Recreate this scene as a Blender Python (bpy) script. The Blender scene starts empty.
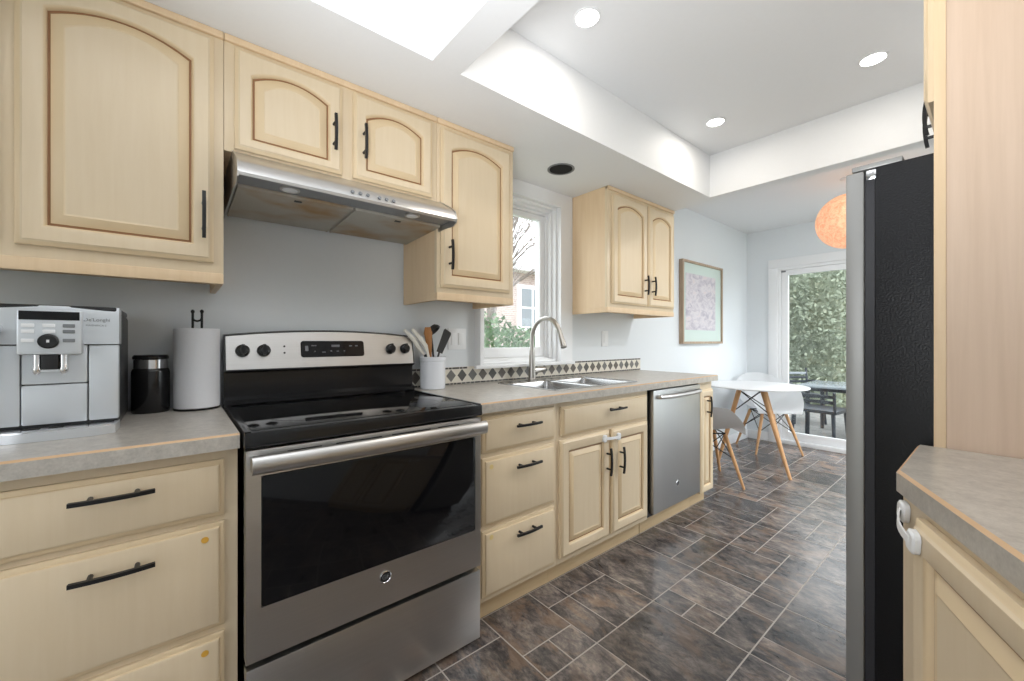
import bpy, bmesh, math, random
from mathutils import Vector, Matrix
R = math.radians
S = bpy.context.scene
C = S.collection

# ------------------------------------------------------------------ camera, world, exposure
cam_d = bpy.data.cameras.new('camera')
cam = bpy.data.objects.new('camera', cam_d); C.objects.link(cam)
cam.location = (1.93, 0.0, 1.16)
cam.rotation_euler = (R(90), 0, R(50.3))
cam_d.sensor_width = 36.0
cam_d.lens = 36.0 * 405.0 / 1024.0
cam_d.clip_start = 0.02
S.camera = cam
S.view_settings.view_transform = 'Standard'
S.view_settings.look = 'None'
S.view_settings.exposure = 0.80
S.view_settings.gamma = 1.0
S.view_settings.use_curve_mapping = False

w = bpy.data.worlds.new('overcast_sky'); S.world = w; w.use_nodes = True
bg = w.node_tree.nodes['Background']
bg.inputs['Color'].default_value = (0.93, 0.96, 1.0, 1)
bg.inputs['Strength'].default_value = 2.3
LAMP_W = 1.1          # watts of each recessed ceiling lamp
DINING_FILL_W = 12.0        # watts of each unseen fill lamp added over the dining area

# light bounced off the ceiling beside the camera, as photographers do
fl = bpy.data.lights.new('bounce_light', 'SPOT'); fl.energy = 56; fl.spot_size = R(140); fl.spot_blend = 1.0; fl.shadow_soft_size = 0.25
fl.color = (0.95, 0.97, 1.0)
flo = bpy.data.objects.new('bounce_light', fl); C.objects.link(flo); flo.location = (1.60, -0.05, 1.30); flo.rotation_euler = (R(180 - 32), 0, R(10))



# ------------------------------------------------------------------ materials
def newmat(name):
    m = bpy.data.materials.new(name); m.use_nodes = True
    return m, m.node_tree, m.node_tree.nodes['Principled BSDF']

def plain(name, col, rough=0.5, metal=0.0, **kw):
    m, t, p = newmat(name)
    p.inputs['Base Color'].default_value = (*col, 1)
    p.inputs['Roughness'].default_value = rough
    p.inputs['Metallic'].default_value = metal
    for k, v in kw.items():
        p.inputs[k].default_value = v
    return m

def lin(r, g, b):
    f = lambda v: (v / 255 / 12.92) if v <= 10 else ((v / 255 + 0.055) / 1.055) ** 2.4
    return (f(r), f(g), f(b))

def coords(t, scale=(1, 1, 1), kind='Object', rot=(0, 0, 0)):
    tc = t.nodes.new('ShaderNodeTexCoord'); mp = t.nodes.new('ShaderNodeMapping')
    mp.inputs['Scale'].default_value = scale; mp.inputs['Rotation'].default_value = rot
    t.links.new(tc.outputs[kind], mp.inputs['Vector'])
    return mp.outputs['Vector']

def noise(t, vec, scale, detail=4, rough=0.5, dist=0.0):
    n = t.nodes.new('ShaderNodeTexNoise')
    n.inputs['Scale'].default_value = scale; n.inputs['Detail'].default_value = detail
    n.inputs['Roughness'].default_value = rough; n.inputs['Distortion'].default_value = dist
    t.links.new(vec, n.inputs['Vector'])
    return n.outputs['Fac']

def ramp(t, fac, stops):
    r = t.nodes.new('ShaderNodeValToRGB')
    els = r.color_ramp.elements
    while len(els) < len(stops): els.new(0.5)
    for e, (p, c) in zip(els, stops):
        e.position = p; e.color = (*c, 1)
    t.links.new(fac, r.inputs['Fac'])
    return r.outputs['Color']

def bump(t, p, fac, strength=0.2, dist=0.002):
    b = t.nodes.new('ShaderNodeBump'); b.inputs['Strength'].default_value = strength
    b.inputs['Distance'].default_value = dist
    t.links.new(fac, b.inputs['Height']); t.links.new(b.outputs['Normal'], p.inputs['Normal'])

def wood(name, c1, c2, rough=0.42, scale=(30, 30, 2.2)):
    m, t, p = newmat(name)
    v = coords(t, scale)
    f = noise(t, v, 1.6, 5, 0.6, 0.4)
    t.links.new(ramp(t, f, [(0.3, c1), (0.7, c2)]), p.inputs['Base Color'])
    p.inputs['Roughness'].default_value = rough
    return m

M = {}
M['cream'] = wood('cream_maple', lin(222, 202, 170), lin(226, 207, 177), 0.36)
M['side'] = wood('natural_maple', lin(224, 196, 158), lin(231, 205, 170), 0.45)
M['panel'] = wood('pale_maple_panel', lin(210, 184, 160), lin(219, 194, 171), 0.5, (40, 40, 1.5))
M['glaze'] = plain('brown_glaze', lin(150, 108, 72), 0.5)
M['edge_glaze'] = plain('tan_glaze', lin(224, 201, 164), 0.42)
M['edge_strip'] = wood('worktop_edge_strip', lin(204, 168, 128), lin(214, 180, 142), 0.5, (2, 2, 30))
M['kick'] = wood('kick_board', lin(205, 176, 134), lin(216, 190, 150), 0.5, (30, 2.2, 30))
M['black'] = plain('black_handle', (0.012, 0.012, 0.013), 0.38, 0.3)
M['enamel'] = plain('black_enamel', (0.010, 0.010, 0.011), 0.18)
M['glass_black'] = plain('black_glass', (0.005, 0.005, 0.006), 0.06, **{'Specular IOR Level': 0.32})
M['ceran'] = plain('ceramic_glass', (0.004, 0.004, 0.0045), 0.07, **{'Specular IOR Level': 0.16})
M['darkvoid'] = plain('dark_void', (0.008, 0.008, 0.008), 0.9)
M['white'] = plain('white_gloss', (0.86, 0.87, 0.88), 0.3)
M['trim'] = plain('white_trim', (0.86, 0.87, 0.88), 0.4)
M['vinyl'] = plain('white_vinyl', (0.88, 0.89, 0.90), 0.4)
M['mug'] = plain('white_glaze', (0.78, 0.80, 0.84), 0.22)
M['chrome'] = plain('chrome', (0.75, 0.75, 0.76), 0.12, 1.0)
M['nickel'] = plain('brushed_nickel', (0.47, 0.45, 0.42), 0.28, 1.0)
M['dowel'] = wood('beech_dowel', lin(196, 146, 98), lin(214, 168, 120), 0.5)
M['shell_white'] = plain('white_shell', (0.90, 0.91, 0.92), 0.32)
M['shell_grey'] = plain('pale_grey_shell', lin(206, 204, 203), 0.35)
M['wire'] = plain('black_wire', (0.015, 0.015, 0.015), 0.4, 0.5)
M['silver'] = plain('silver_plastic', (0.68, 0.71, 0.74), 0.28, 0.5)
M['silver_dark'] = plain('grey_plastic', (0.20, 0.21, 0.22), 0.4)
M['lamp_strip'] = plain('satin_grey_metal', (0.30, 0.31, 0.33), 0.35, 0.6)
M['body_dark'] = plain('dark_grey_plastic', (0.035, 0.037, 0.04), 0.35)
M['blackplastic'] = plain('black_plastic', (0.012, 0.012, 0.013), 0.3)
M['gold_pale'] = plain('pale_gold_sticker', lin(226, 202, 138), 0.5)
M['gold'] = plain('gold_sticker', lin(222, 170, 70), 0.4)
M['spoonwood'] = plain('spoon_wood', lin(176, 120, 66), 0.55)
M['rubber_grey'] = plain('dark_nylon', (0.035, 0.036, 0.037), 0.45)
M['mesh_white'] = plain('off_white_nylon', lin(226, 222, 212), 0.4)
M['seal'] = plain('seal', (0.02, 0.02, 0.025), 0.5)
M['fridge_grey'] = plain('grey_door_edge', lin(150, 150, 148), 0.4, 0.4)
M['mat_mint'] = plain('mint_mat', lin(204, 219, 213), 0.6)
M['frame_wood'] = wood('driftwood_frame', lin(160, 138, 116), lin(188, 168, 146), 0.5)
M['icon'] = plain('grey_print', (0.16, 0.16, 0.17), 0.5)
M['burner'] = plain('burner_print', (0.022, 0.022, 0.023), 0.2)
M['icon_light'] = plain('pale_print', (0.35, 0.35, 0.36), 0.5)

# painted walls: faint mottling
def paint(name, c):
    m, t, p = newmat(name)
    f = noise(t, coords(t, (1, 1, 1)), 60, 3)
    a = tuple(v * 0.99 for v in c)
    t.links.new(ramp(t, f, [(0.3, a), (0.7, c)]), p.inputs['Base Color'])
    p.inputs['Roughness'].default_value = 0.6
    bump(t, p, f, 0.04, 0.001)
    return m
M['wall'] = paint('wall_paint', (0.765, 0.80, 0.825))
M['ceil'] = paint('ceiling_paint', (0.84, 0.85, 0.86))

# brushed stainless steel, brushed along Y
def steel(name, base, rough, scale):
    m, t, p = newmat(name)
    f = noise(t, coords(t, scale), 1.0, 6, 0.7)
    t.links.new(ramp(t, f, [(0.3, tuple(v * 0.92 for v in base)), (0.7, base)]), p.inputs['Base Color'])
    p.inputs['Metallic'].default_value = 1.0
    mr = t.nodes.new('ShaderNodeMapRange')
    mr.inputs['To Min'].default_value = rough - 0.05; mr.inputs['To Max'].default_value = rough + 0.07
    t.links.new(f, mr.inputs['Value']); t.links.new(mr.outputs['Result'], p.inputs['Roughness'])
    bump(t, p, f, 0.05, 0.0006)
    return m
M['steel'] = steel('brushed_steel', (0.63, 0.62, 0.605), 0.32, (300, 3, 300))
M['steel_v'] = steel('brushed_steel_vertical', (0.46, 0.46, 0.455), 0.34, (300, 300, 3))
M['sink'] = steel('sink_steel', (0.52, 0.52, 0.52), 0.24, (6, 200, 200))

# laminate worktop
m, t, p = newmat('grey_laminate')
v = coords(t)
f1 = noise(t, v, 34, 8, 0.7, 0.2); f2 = noise(t, v, 190, 3)
mx = t.nodes.new('ShaderNodeMath'); mx.operation = 'MULTIPLY_ADD'
mx.inputs[1].default_value = 0.35
t.links.new(f2, mx.inputs[0]); t.links.new(f1, mx.inputs[2])
t.links.new(ramp(t, mx.outputs[0], [(0.48, lin(168, 162, 154)), (0.66, lin(184, 178, 169)), (0.84, lin(198, 192, 183))]), p.inputs['Base Color'])
p.inputs['Roughness'].default_value = 0.30
M['laminate'] = m

# slate floor: every tile has its own random offset stored in the attribute 'tile'
m, t, p = newmat('slate_tiles')
at = t.nodes.new('ShaderNodeAttribute'); at.attribute_name = 'tile'
tc = t.nodes.new('ShaderNodeTexCoord')
sc = t.nodes.new('ShaderNodeVectorMath'); sc.operation = 'SCALE'; sc.inputs['Scale'].default_value = 40
t.links.new(at.outputs['Color'], sc.inputs[0])
ad = t.nodes.new('ShaderNodeVectorMath'); ad.operation = 'ADD'
t.links.new(tc.outputs['Object'], ad.inputs[0]); t.links.new(sc.outputs[0], ad.inputs[1])
mp = t.nodes.new('ShaderNodeMapping'); mp.inputs['Scale'].default_value = (1.0, 1.9, 1); mp.inputs['Rotation'].default_value = (0, 0, 0.55)
t.links.new(ad.outputs[0], mp.inputs['Vector'])
f1 = noise(t, mp.outputs[0], 6.5, 14, 0.74, 0.55)
f2 = noise(t, mp.outputs[0], 5.0, 10, 0.70, 0.6)
f3 = noise(t, mp.outputs[0], 45, 4, 0.6)
f4 = noise(t, mp.outputs[0], 24, 8, 0.75, 0.3)
blend = t.nodes.new('ShaderNodeMath'); blend.operation = 'MULTIPLY_ADD'; blend.inputs[1].default_value = 0.55
subn = t.nodes.new('ShaderNodeMath'); subn.operation = 'SUBTRACT'; subn.inputs[1].default_value = 0.5
t.links.new(f4, subn.inputs[0]); t.links.new(subn.outputs[0], blend.inputs[0]); t.links.new(f1, blend.inputs[2])
ca = ramp(t, blend.outputs[0], [(0.34, lin(40, 39, 42)), (0.46, lin(76, 72, 72)), (0.56, lin(112, 104, 100)), (0.70, lin(156, 144, 134))])
cb = ramp(t, f2, [(0.50, (0, 0, 0)), (0.60, (1, 1, 1))])
mix = t.nodes.new('ShaderNodeMix'); mix.data_type = 'RGBA'; mix.blend_type = 'MIX'
sep = t.nodes.new('ShaderNodeSeparateColor'); t.links.new(at.outputs['Color'], sep.inputs[0])
mu = t.nodes.new('ShaderNodeMath'); mu.operation = 'MULTIPLY'
t.links.new(cb, mu.inputs[0])
mr = t.nodes.new('ShaderNodeMapRange'); mr.inputs['To Min'].default_value = 0.05; mr.inputs['To Max'].default_value = 0.62
t.links.new(sep.outputs[2], mr.inputs['Value']); t.links.new(mr.outputs[0], mu.inputs[1])
t.links.new(mu.outputs[0], mix.inputs['Factor'])
t.links.new(ca, mix.inputs['A']); mix.inputs['B'].default_value = (*lin(152, 124, 102), 1)
mul = t.nodes.new('ShaderNodeMix'); mul.data_type = 'RGBA'; mul.blend_type = 'MULTIPLY'; mul.inputs['Factor'].default_value = 1
t.links.new(mix.outputs['Result'], mul.inputs['A'])
mr2 = t.nodes.new('ShaderNodeMapRange'); mr2.inputs['To Min'].default_value = 0.66; mr2.inputs['To Max'].default_value = 1.30
t.links.new(sep.outputs[0], mr2.inputs['Value']); t.links.new(mr2.outputs[0], mul.inputs['B'])
t.links.new(mul.outputs['Result'], p.inputs['Base Color'])
p.inputs['Roughness'].default_value = 0.25; p.inputs['Specular IOR Level'].default_value = 0.7
bump(t, p, f4, 0.2, 0.0012)
M['slate'] = m
M['grout'] = plain('grout', lin(176, 168, 160), 0.6)

# window glass: mostly transparent, reflecting a little at grazing angles
def glass(name, tint):
    m = bpy.data.materials.new(name); m.use_nodes = True; t = m.node_tree
    for n in list(t.nodes): t.nodes.remove(n)
    o = t.nodes.new('ShaderNodeOutputMaterial'); a = t.nodes.new('ShaderNodeBsdfTransparent')
    g = t.nodes.new('ShaderNodeBsdfGlossy'); mx = t.nodes.new('ShaderNodeMixShader'); lw = t.nodes.new('ShaderNodeLayerWeight')
    pw = t.nodes.new('ShaderNodeMath'); pw.operation = 'POWER'; pw.inputs[1].default_value = 5.0
    fr = t.nodes.new('ShaderNodeMath'); fr.operation = 'MULTIPLY_ADD'; fr.inputs[1].default_value = 0.6; fr.inputs[2].default_value = 0.03
    t.links.new(lw.outputs['Facing'], pw.inputs[0]); t.links.new(pw.outputs[0], fr.inputs[0])
    a.inputs['Color'].default_value = (*tint, 1); g.inputs['Roughness'].default_value = 0.02
    t.links.new(fr.outputs[0], mx.inputs[0]); t.links.new(a.outputs[0], mx.inputs[1]); t.links.new(g.outputs[0], mx.inputs[2])
    t.links.new(mx.outputs[0], o.inputs['Surface'])
    return m
M['pane'] = glass('clear_pane', (0.95, 0.97, 0.97))

def emit(name, col, strength):
    m, t, p = newmat(name)
    p.inputs['Base Color'].default_value = (*col, 1)
    p.inputs['Emission Color'].default_value = (*col, 1)
    p.inputs['Emission Strength'].default_value = strength
    return m
M['lamp'] = emit('lit_lens', (1.0, 0.96, 0.90), 6.0)

# paper string globe, lit from inside
m, t, p = newmat('woven_paper_globe')
f = noise(t, coords(t), 26, 6, 0.7, 1.5)
col = ramp(t, f, [(0.35, lin(228, 156, 116)), (0.6, lin(246, 196, 158))])
t.links.new(col, p.inputs['Base Color']); t.links.new(col, p.inputs['Emission Color'])
p.inputs['Emission Strength'].default_value = 0.38
p.inputs['Roughness'].default_value = 0.8
bump(t, p, f, 0.8, 0.01)
M['globe'] = m

# fridge side: black textured steel
m, t, p = newmat('black_textured_steel')
f = noise(t, coords(t), 220, 2)
p.inputs['Base Color'].default_value = (0.005, 0.0055, 0.007, 1); p.inputs['Roughness'].default_value = 0.34; p.inputs['Specular IOR Level'].default_value = 0.32
bump(t, p, f, 0.6, 0.0015)
M['fridge_side'] = m

# mesh grease filter with brownish stain
m, t, p = newmat('grease_filter')
f = noise(t, coords(t, (2.6, 2.0, 1)), 2.0, 3)
t.links.new(ramp(t, f, [(0.46, lin(186, 182, 172)), (0.68, lin(170, 134, 84))]), p.inputs['Base Color'])
p.inputs['Metallic'].default_value = 0.25; p.inputs['Roughness'].default_value = 0.45
M['filter'] = m

# the print in the picture frame: abstract lavender and grey washes
m, t, p = newmat('abstract_print')
v = coords(t, (1, 1.2, 2.4))
f = noise(t, v, 7, 8, 0.65, 1.0)
t.links.new(ramp(t, f, [(0.34, lin(168, 164, 178)), (0.46, lin(196, 190, 198)), (0.56, lin(212, 208, 212)), (0.70, lin(214, 198, 198))]), p.inputs['Base Color'])
p.inputs['Roughness'].default_value = 0.5
M['print'] = m

# outdoors
def speck(name, stops, scale, rough=0.8, sc=(1, 1, 1)):
    m, t, p = newmat(name)
    f = noise(t, coords(t, sc), scale, 4, 0.6)
    t.links.new(ramp(t, f, stops), p.inputs['Base Color']); p.inputs['Roughness'].default_value = rough
    return m
M['leaf'] = speck('leaf', [(0.3, lin(120, 130, 114)), (0.6, lin(150, 158, 138)), (0.8, lin(184, 182, 160))], 6)  # hedge colours lightened so that they include the haze
M['leaf_b'] = speck('shrub_leaf', [(0.3, lin(70, 96, 64)), (0.6, lin(112, 138, 98)), (0.8, lin(150, 168, 130))], 9)
M['bark'] = speck('bark', [(0.3, lin(108, 98, 92)), (0.7, lin(148, 138, 130))], 12)
M['stone_paving'] = speck('patio_paving', [(0.3, lin(112, 112, 110)), (0.7, lin(140, 139, 136))], 8)
M['lawn'] = speck('winter_lawn', [(0.3, lin(122, 126, 100)), (0.7, lin(156, 152, 128))], 4)
M['stucco'] = speck('pale_stucco', [(0.3, lin(206, 196, 176)), (0.7, lin(216, 206, 188))], 5)
M['patio_dark'] = plain('charcoal_metal', lin(62, 66, 72), 0.45, 0.3)
M['patio_top'] = plain('grey_glass_top', lin(150, 156, 162), 0.12)
M['roof'] = speck('grey_shingle', [(0.3, lin(140, 140, 144)), (0.7, lin(166, 166, 170))], 10)

m, t, p = newmat('pale_brick')  # brick colours paled to carry the outdoor haze and glare
b = t.nodes.new('ShaderNodeTexBrick')
b.inputs['Color1'].default_value = (*lin(192, 172, 164), 1); b.inputs['Color2'].default_value = (*lin(174, 152, 146), 1)
b.inputs['Mortar'].default_value = (*lin(216, 208, 202), 1); b.inputs['Scale'].default_value = 4.5
b.inputs['Mortar Size'].default_value = 0.02
tc = t.nodes.new('ShaderNodeTexCoord'); sx = t.nodes.new('ShaderNodeSeparateXYZ'); cx = t.nodes.new('ShaderNodeCombineXYZ')
t.links.new(tc.outputs['Object'], sx.inputs[0]); t.links.new(sx.outputs['Y'], cx.inputs['X']); t.links.new(sx.outputs['Z'], cx.inputs['Y'])
t.links.new(cx.outputs[0], b.inputs['Vector']); t.links.new(b.outputs['Color'], p.inputs['Base Color'])
p.inputs['Roughness'].default_value = 0.85
M['brick'] = m


# ------------------------------------------------------------------ mesh builder
class MB:
    def __init__(s): s.bm = bmesh.new()
    def _mark(s, faces, m, smooth=False):
        for f in faces: f.material_index = m; f.smooth = smooth
    def box(s, x0, x1, y0, y1, z0, z1, m=0, b=0.0, seg=2, mat=None):
        t = bmesh.new(); bmesh.ops.create_cube(t, size=1)
        for v in t.verts:
            v.co = Vector((x0 + (v.co.x + .5) * (x1 - x0), y0 + (v.co.y + .5) * (y1 - y0), z0 + (v.co.z + .5) * (z1 - z0)))
        if b > 0:
            b = min(b, 0.49 * min(abs(x1 - x0), abs(y1 - y0), abs(z1 - z0)))
            bmesh.ops.bevel(t, geom=t.edges[:], offset=b, segments=seg, profile=0.6, affect='EDGES')
        s.add(t, m, mat); return s
    def add(s, t, m=None, mat=None):
        if mat is not None: bmesh.ops.transform(t, matrix=mat, verts=t.verts)
        if m is not None:
            for f in t.faces: f.material_index = m; f.smooth = True
        me = bpy.data.meshes.new('tmp'); t.to_mesh(me); t.free()
        s.bm.from_mesh(me); bpy.data.meshes.remove(me); return s
    def loft(s, loops, m=0, cap0=True, cap1=True, closed=True, mcap0=None, mcap1=None):
        """loops of equal length; m an int or one int for each ring"""
        bm = s.bm
        V = [[bm.verts.new(p) for p in L] for L in loops]
        n = len(V[0])
        for i in range(len(V) - 1):
            mm = m if isinstance(m, int) else m[i]
            for k in range(n if closed else n - 1):
                f = bm.faces.new((V[i][k], V[i][(k + 1) % n], V[i + 1][(k + 1) % n], V[i + 1][k]))
                f.material_index = mm; f.smooth = True
        if cap0:
            f = bm.faces.new(list(reversed(V[0]))); f.material_index = (m if isinstance(m, int) else m[0]) if mcap0 is None else mcap0; f.smooth = True
        if cap1:
            f = bm.faces.new(V[-1]); f.material_index = (m if isinstance(m, int) else m[-1]) if mcap1 is None else mcap1; f.smooth = True
        return s
    def tube(s, pts, r, seg=10, m=0, phase=0.0, squash=1.0):
        pts = [Vector(p) for p in pts]; n = len(pts)
        rs = r if isinstance(r, (list, tuple)) else [r] * n
        tang = []
        for i in range(n):
            a = pts[max(i - 1, 0)]; b = pts[min(i + 1, n - 1)]
            tang.append((b - a).normalized())
        ref = Vector((0, 0, 1)) if abs(tang[0].z) < 0.9 else Vector((1, 0, 0))
        u = tang[0].cross(ref).normalized(); loops = []
        for i in range(n):
            u = (u - tang[i] * u.dot(tang[i])).normalized(); v = tang[i].cross(u)
            loops.append([pts[i] + (u * math.cos(phase + 2 * math.pi * k / seg) + v * squash * math.sin(phase + 2 * math.pi * k / seg)) * rs[i] for k in range(seg)])
        return s.loft(loops, m)
    def lathe(s, prof, c=(0, 0, 0), axis=(0, 0, 1), seg=32, m=0, cap0=True, cap1=True):
        a = Vector(axis).normalized()
        ref = Vector((1, 0, 0)) if abs(a.x) < 0.9 else Vector((0, 1, 0))
        u = a.cross(ref).normalized(); v = a.cross(u); c = Vector(c)
        loops = [[c + a * z + (u * math.cos(2 * math.pi * k / seg) + v * math.sin(2 * math.pi * k / seg)) * max(r, 1e-5) for k in range(seg)] for r, z in prof]
        return s.loft(loops, m, cap0, cap1)
    def prism(s, poly, fn, h0, h1, m=0):
        return s.loft([[fn(a, b, h0) for a, b in poly], [fn(a, b, h1) for a, b in poly]], m)
    def quad(s, a, b, c, d, m=0):
        f = s.bm.faces.new([s.bm.verts.new(p) for p in (a, b, c, d)]); f.material_index = m; return s
    def text(s, body, size, mat, m=0, extrude=0.0004, align='CENTER'):
        cu = bpy.data.curves.new('tmp_text', 'FONT'); cu.body = body; cu.size = size; cu.extrude = extrude
        cu.align_x = align; cu.align_y = 'CENTER'
        ob = bpy.data.objects.new('tmp_text', cu); C.objects.link(ob)
        dg = bpy.context.evaluated_depsgraph_get()
        me = bpy.data.meshes.new_from_object(ob.evaluated_get(dg))
        t = bmesh.new(); t.from_mesh(me)
        bpy.data.objects.remove(ob); bpy.data.curves.remove(cu); bpy.data.meshes.remove(me)
        return s.add(t, m, mat)
    def build(s, name, mats, parent=None, local=False, sharp=32, recalc=True):
        if recalc: bmesh.ops.recalc_face_normals(s.bm, faces=s.bm.faces[:])
        me = bpy.data.meshes.new(name)
        off = Vector((0, 0, 0))
        o = bpy.data.objects.new(name, me)
        if parent is not None:
            o.parent = parent
            if not local:
                q = parent
                while q is not None:
                    off += q.location; q = q.parent
        elif not local:
            lo = [min(v.co[i] for v in s.bm.verts) for i in range(3)]; hi = [max(v.co[i] for v in s.bm.verts) for i in range(3)]
            off = Vector(((lo[0] + hi[0]) / 2, (lo[1] + hi[1]) / 2, lo[2])); o.location = off
        if off.length > 0: bmesh.ops.translate(s.bm, verts=s.bm.verts[:], vec=-off)
        s.bm.to_mesh(me); s.bm.free()
        for mm in (mats if isinstance(mats, (list, tuple)) else [mats]):
            me.materials.append(M[mm] if isinstance(mm, str) else mm)
        me.set_sharp_from_angle(angle=R(sharp))
        C.objects.link(o)
        return o

def tag(o, label, cat, group=None, kind=None):
    o['label'] = label; o['category'] = cat
    if group: o['group'] = group
    if kind: o['kind'] = kind
    return o

def thing(name, label, cat, loc=(0, 0, 0), rz=0.0, group=None):
    o = bpy.data.objects.new(name, None); C.objects.link(o)
    o.empty_display_size = 0.05
    o.location = loc; o.rotation_euler = (0, 0, rz)
    return tag(o, label, cat, group)

def struct(o, label=None, cat=None):
    o['kind'] = 'structure'
    if label: o['label'] = label
    if cat: o['category'] = cat
    return o

# text frame: lettering lying on a plane with in-plane right vector u, up vector v
def frame(org, u, v):
    u = Vector(u).normalized(); v = Vector(v).normalized(); n = u.cross(v)
    return Matrix(((u.x, v.x, n.x, org[0]), (u.y, v.y, n.y, org[1]), (u.z, v.z, n.z, org[2]), (0, 0, 0, 1)))

def rrect(cx, cy, hx, hy, r, k=5):
    out = []
    for (sx, sy, a0) in ((1, 1, 0), (-1, 1, 90), (-1, -1, 180), (1, -1, 270)):
        for i in range(k):
            a = R(a0 + 90 * i / (k - 1))
            out.append((cx + sx * (hx - r) + r * math.cos(a), cy + sy * (hy - r) + r * math.sin(a)))
    return out


# ------------------------------------------------------------------ room shell
FAR = 5.27
def hedge_hole_wall(mb, axis, p0, p1, a0, a1, z0, z1, holes):
    """wall slab with rectangular holes [(a,b,zlo,zhi)]"""
    def bx(a, b, c, d):
        if b - a < 1e-4 or d - c < 1e-4: return
        if axis == 'x': mb.box(p0, p1, a, b, c, d)
        else: mb.box(a, b, p0, p1, c, d)
    cur = a0
    for (a, b, lo, hi) in sorted(holes):
        bx(cur, a, z0, z1); bx(a, b, z0, lo); bx(a, b, hi, z1); cur = b
    bx(cur, a1, z0, z1)

mb = MB(); hedge_hole_wall(mb, 'x', -0.16, -0.008, -1.6, FAR + 0.15, -0.02, 2.6, [(1.354, 1.990, 1.000, 2.055)])
struct(mb.build('wall_left', 'wall'))
mb = MB(); hedge_hole_wall(mb, 'y', FAR, FAR + 0.15, -0.008, 2.6, -0.02, 2.6, [(0.30, 2.10, 0.03, 2.00)])
mb.box(2.6, 3.55, FAR, FAR + 0.15, -0.02, 2.6)
struct(mb.build('wall_far', 'wall'))
mb = MB(); mb.box(2.455, 2.6, -1.6, 2.92, -0.02, 2.6); mb.box(2.6, 3.4, 2.80, 2.92, -0.02, 2.6)
hedge_hole_wall(mb, 'x', 3.40, 3.55, 2.80, FAR, -0.02, 2.6, [(3.05, 5.15, 0.12, 2.30)])  # hole for the added, unseen dining window
struct(mb.build('wall_right', 'wall'))
mb = MB(); hedge_hole_wall(mb, 'y', -1.75, -1.6, -0.16, 2.6, -0.02, 2.6, [(1.15, 2.15, 0.0, 2.05)])  # unseen wall, its opening sized to set the fill daylight
struct(mb.build('wall_back', 'wall'))

# ceiling: low soffits and beams at 2.145, raised trays at 2.43, a daylight well nearest the camera
mb = MB()
ZS, ZT = 2.145, 2.432
mb.box(-0.008, 0.655, -1.6, 2.92, ZS, 2.60)              # soffit over the long run
mb.box(0.655, 1.83, 0.695, 0.81, ZS, 2.60)               # cross beam
mb.box(0.655, 1.83, 2.83, 2.92, ZS, 2.60)                # far beam
mb.box(1.83, 2.455, -1.6, 2.92, ZS, 2.60)                # soffit on the right
mb.box(0.655, 1.83, 0.81, 2.83, ZT, 2.60)                # tray
mb.box(-0.008, 3.4, 2.92, FAR, ZT + 0.008, 2.60)       # dining ceiling
mb.box(0.655, 1.83, -1.6, -0.75, ZS, 2.60)               # behind the well
mb.box(0.655, 0.95, -0.75, 0.695, ZT, 2.60); mb.box(1.55, 1.83, -0.75, 0.695, ZT, 2.60)
mb.box(0.95, 1.55, 0.40, 0.695, ZT, 2.60); mb.box(0.95, 1.55, -0.75, -0.45, ZT, 2.60)
struct(mb.build('ceiling', 'ceil'))

# floor of modular slate tiles (module 0.1315 m); rows measured from the photograph, the rest continues the pattern
U = 0.1313; FX, FY = 0.549, 0.98
known = [(0,0,2,2),(2,0,1,1),(2,1,1,1),(0,2,1,1),(0,3,1,2),(1,2,2,1),(1,3,2,2),(0,5,3,3),(0,8,2,2),(0,10,2,1),(2,8,1,3),
         (0,11,1,1),(0,12,1,2),(1,11,2,3),(0,14,3,1),(0,15,3,2),(3,2,3,3),(3,5,1,1),(4,5,1,1),(3,6,2,2),(3,8,2,1),(3,9,2,2),
         (5,5,1,2),(5,7,1,1),(5,8,1,1),(5,9,1,3),(4,11,1,1),(3,11,1,3),(4,12,2,2),(3,14,1,3),(4,14,1,2),(5,14,1,3),(4,16,1,1),
         (6,5,2,1),(6,6,2,2),(6,8,3,3),(6,11,2,2),(6,13,3,2),(6,2,1,3),(7,2,2,3),(3,0,1,2),(4,0,2,2)]
i0, i1, j0, j1 = -5, 22, -20, 33
occ = {}
tiles = []
def put(i, j, a, b):
    for x in range(i, i + a):
        for y in range(j, j + b): occ[(x, y)] = 1
    tiles.append((i, j, a, b))
for kx in known: put(*kx)
rnd = random.Random(11)
for j in range(j0, j1):
    for i in range(i0, i1):
        if (i, j) in occ: continue
        opts = [(3,3),(2,2),(2,2),(2,1),(1,2),(2,3),(3,2),(1,1)]
        rnd.shuffle(opts)
        for a, b in opts + [(1, 1)]:
            if i + a <= i1 and j + b <= j1 and all((x, y) not in occ for x in range(i, i + a) for y in range(j, j + b)):
                put(i, j, a, b); break
mb = MB()
X0, X1, Y0, Y1 = -0.008, 3.4, -1.6, FAR
mb.box(X0, X1, Y0, Y1, -0.06, -0.0008, 1)
g = 0.0026
lay = mb.bm.loops.layers.float_color.new('tile')
for (i, j, a, b) in tiles:
    x0, x1, y0, y1 = FX + i * U + g, FX + (i + a) * U - g, FY + j * U + g, FY + (j + b) * U - g
    x0, x1, y0, y1 = max(x0, X0), min(x1, X1), max(y0, Y0), min(y1, Y1)
    if x1 - x0 < 0.005 or y1 - y0 < 0.005: continue
    f = mb.bm.faces.new([mb.bm.verts.new(q) for q in ((x0, y0, 0), (x1, y0, 0), (x1, y1, 0), (x0, y1, 0))])
    f.material_index = 0
    c = (rnd.random(), rnd.random(), rnd.random(), 1)
    for l in f.loops: l[lay] = c
struct(mb.build('floor', ['slate', 'grout'], recalc=False))

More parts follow.
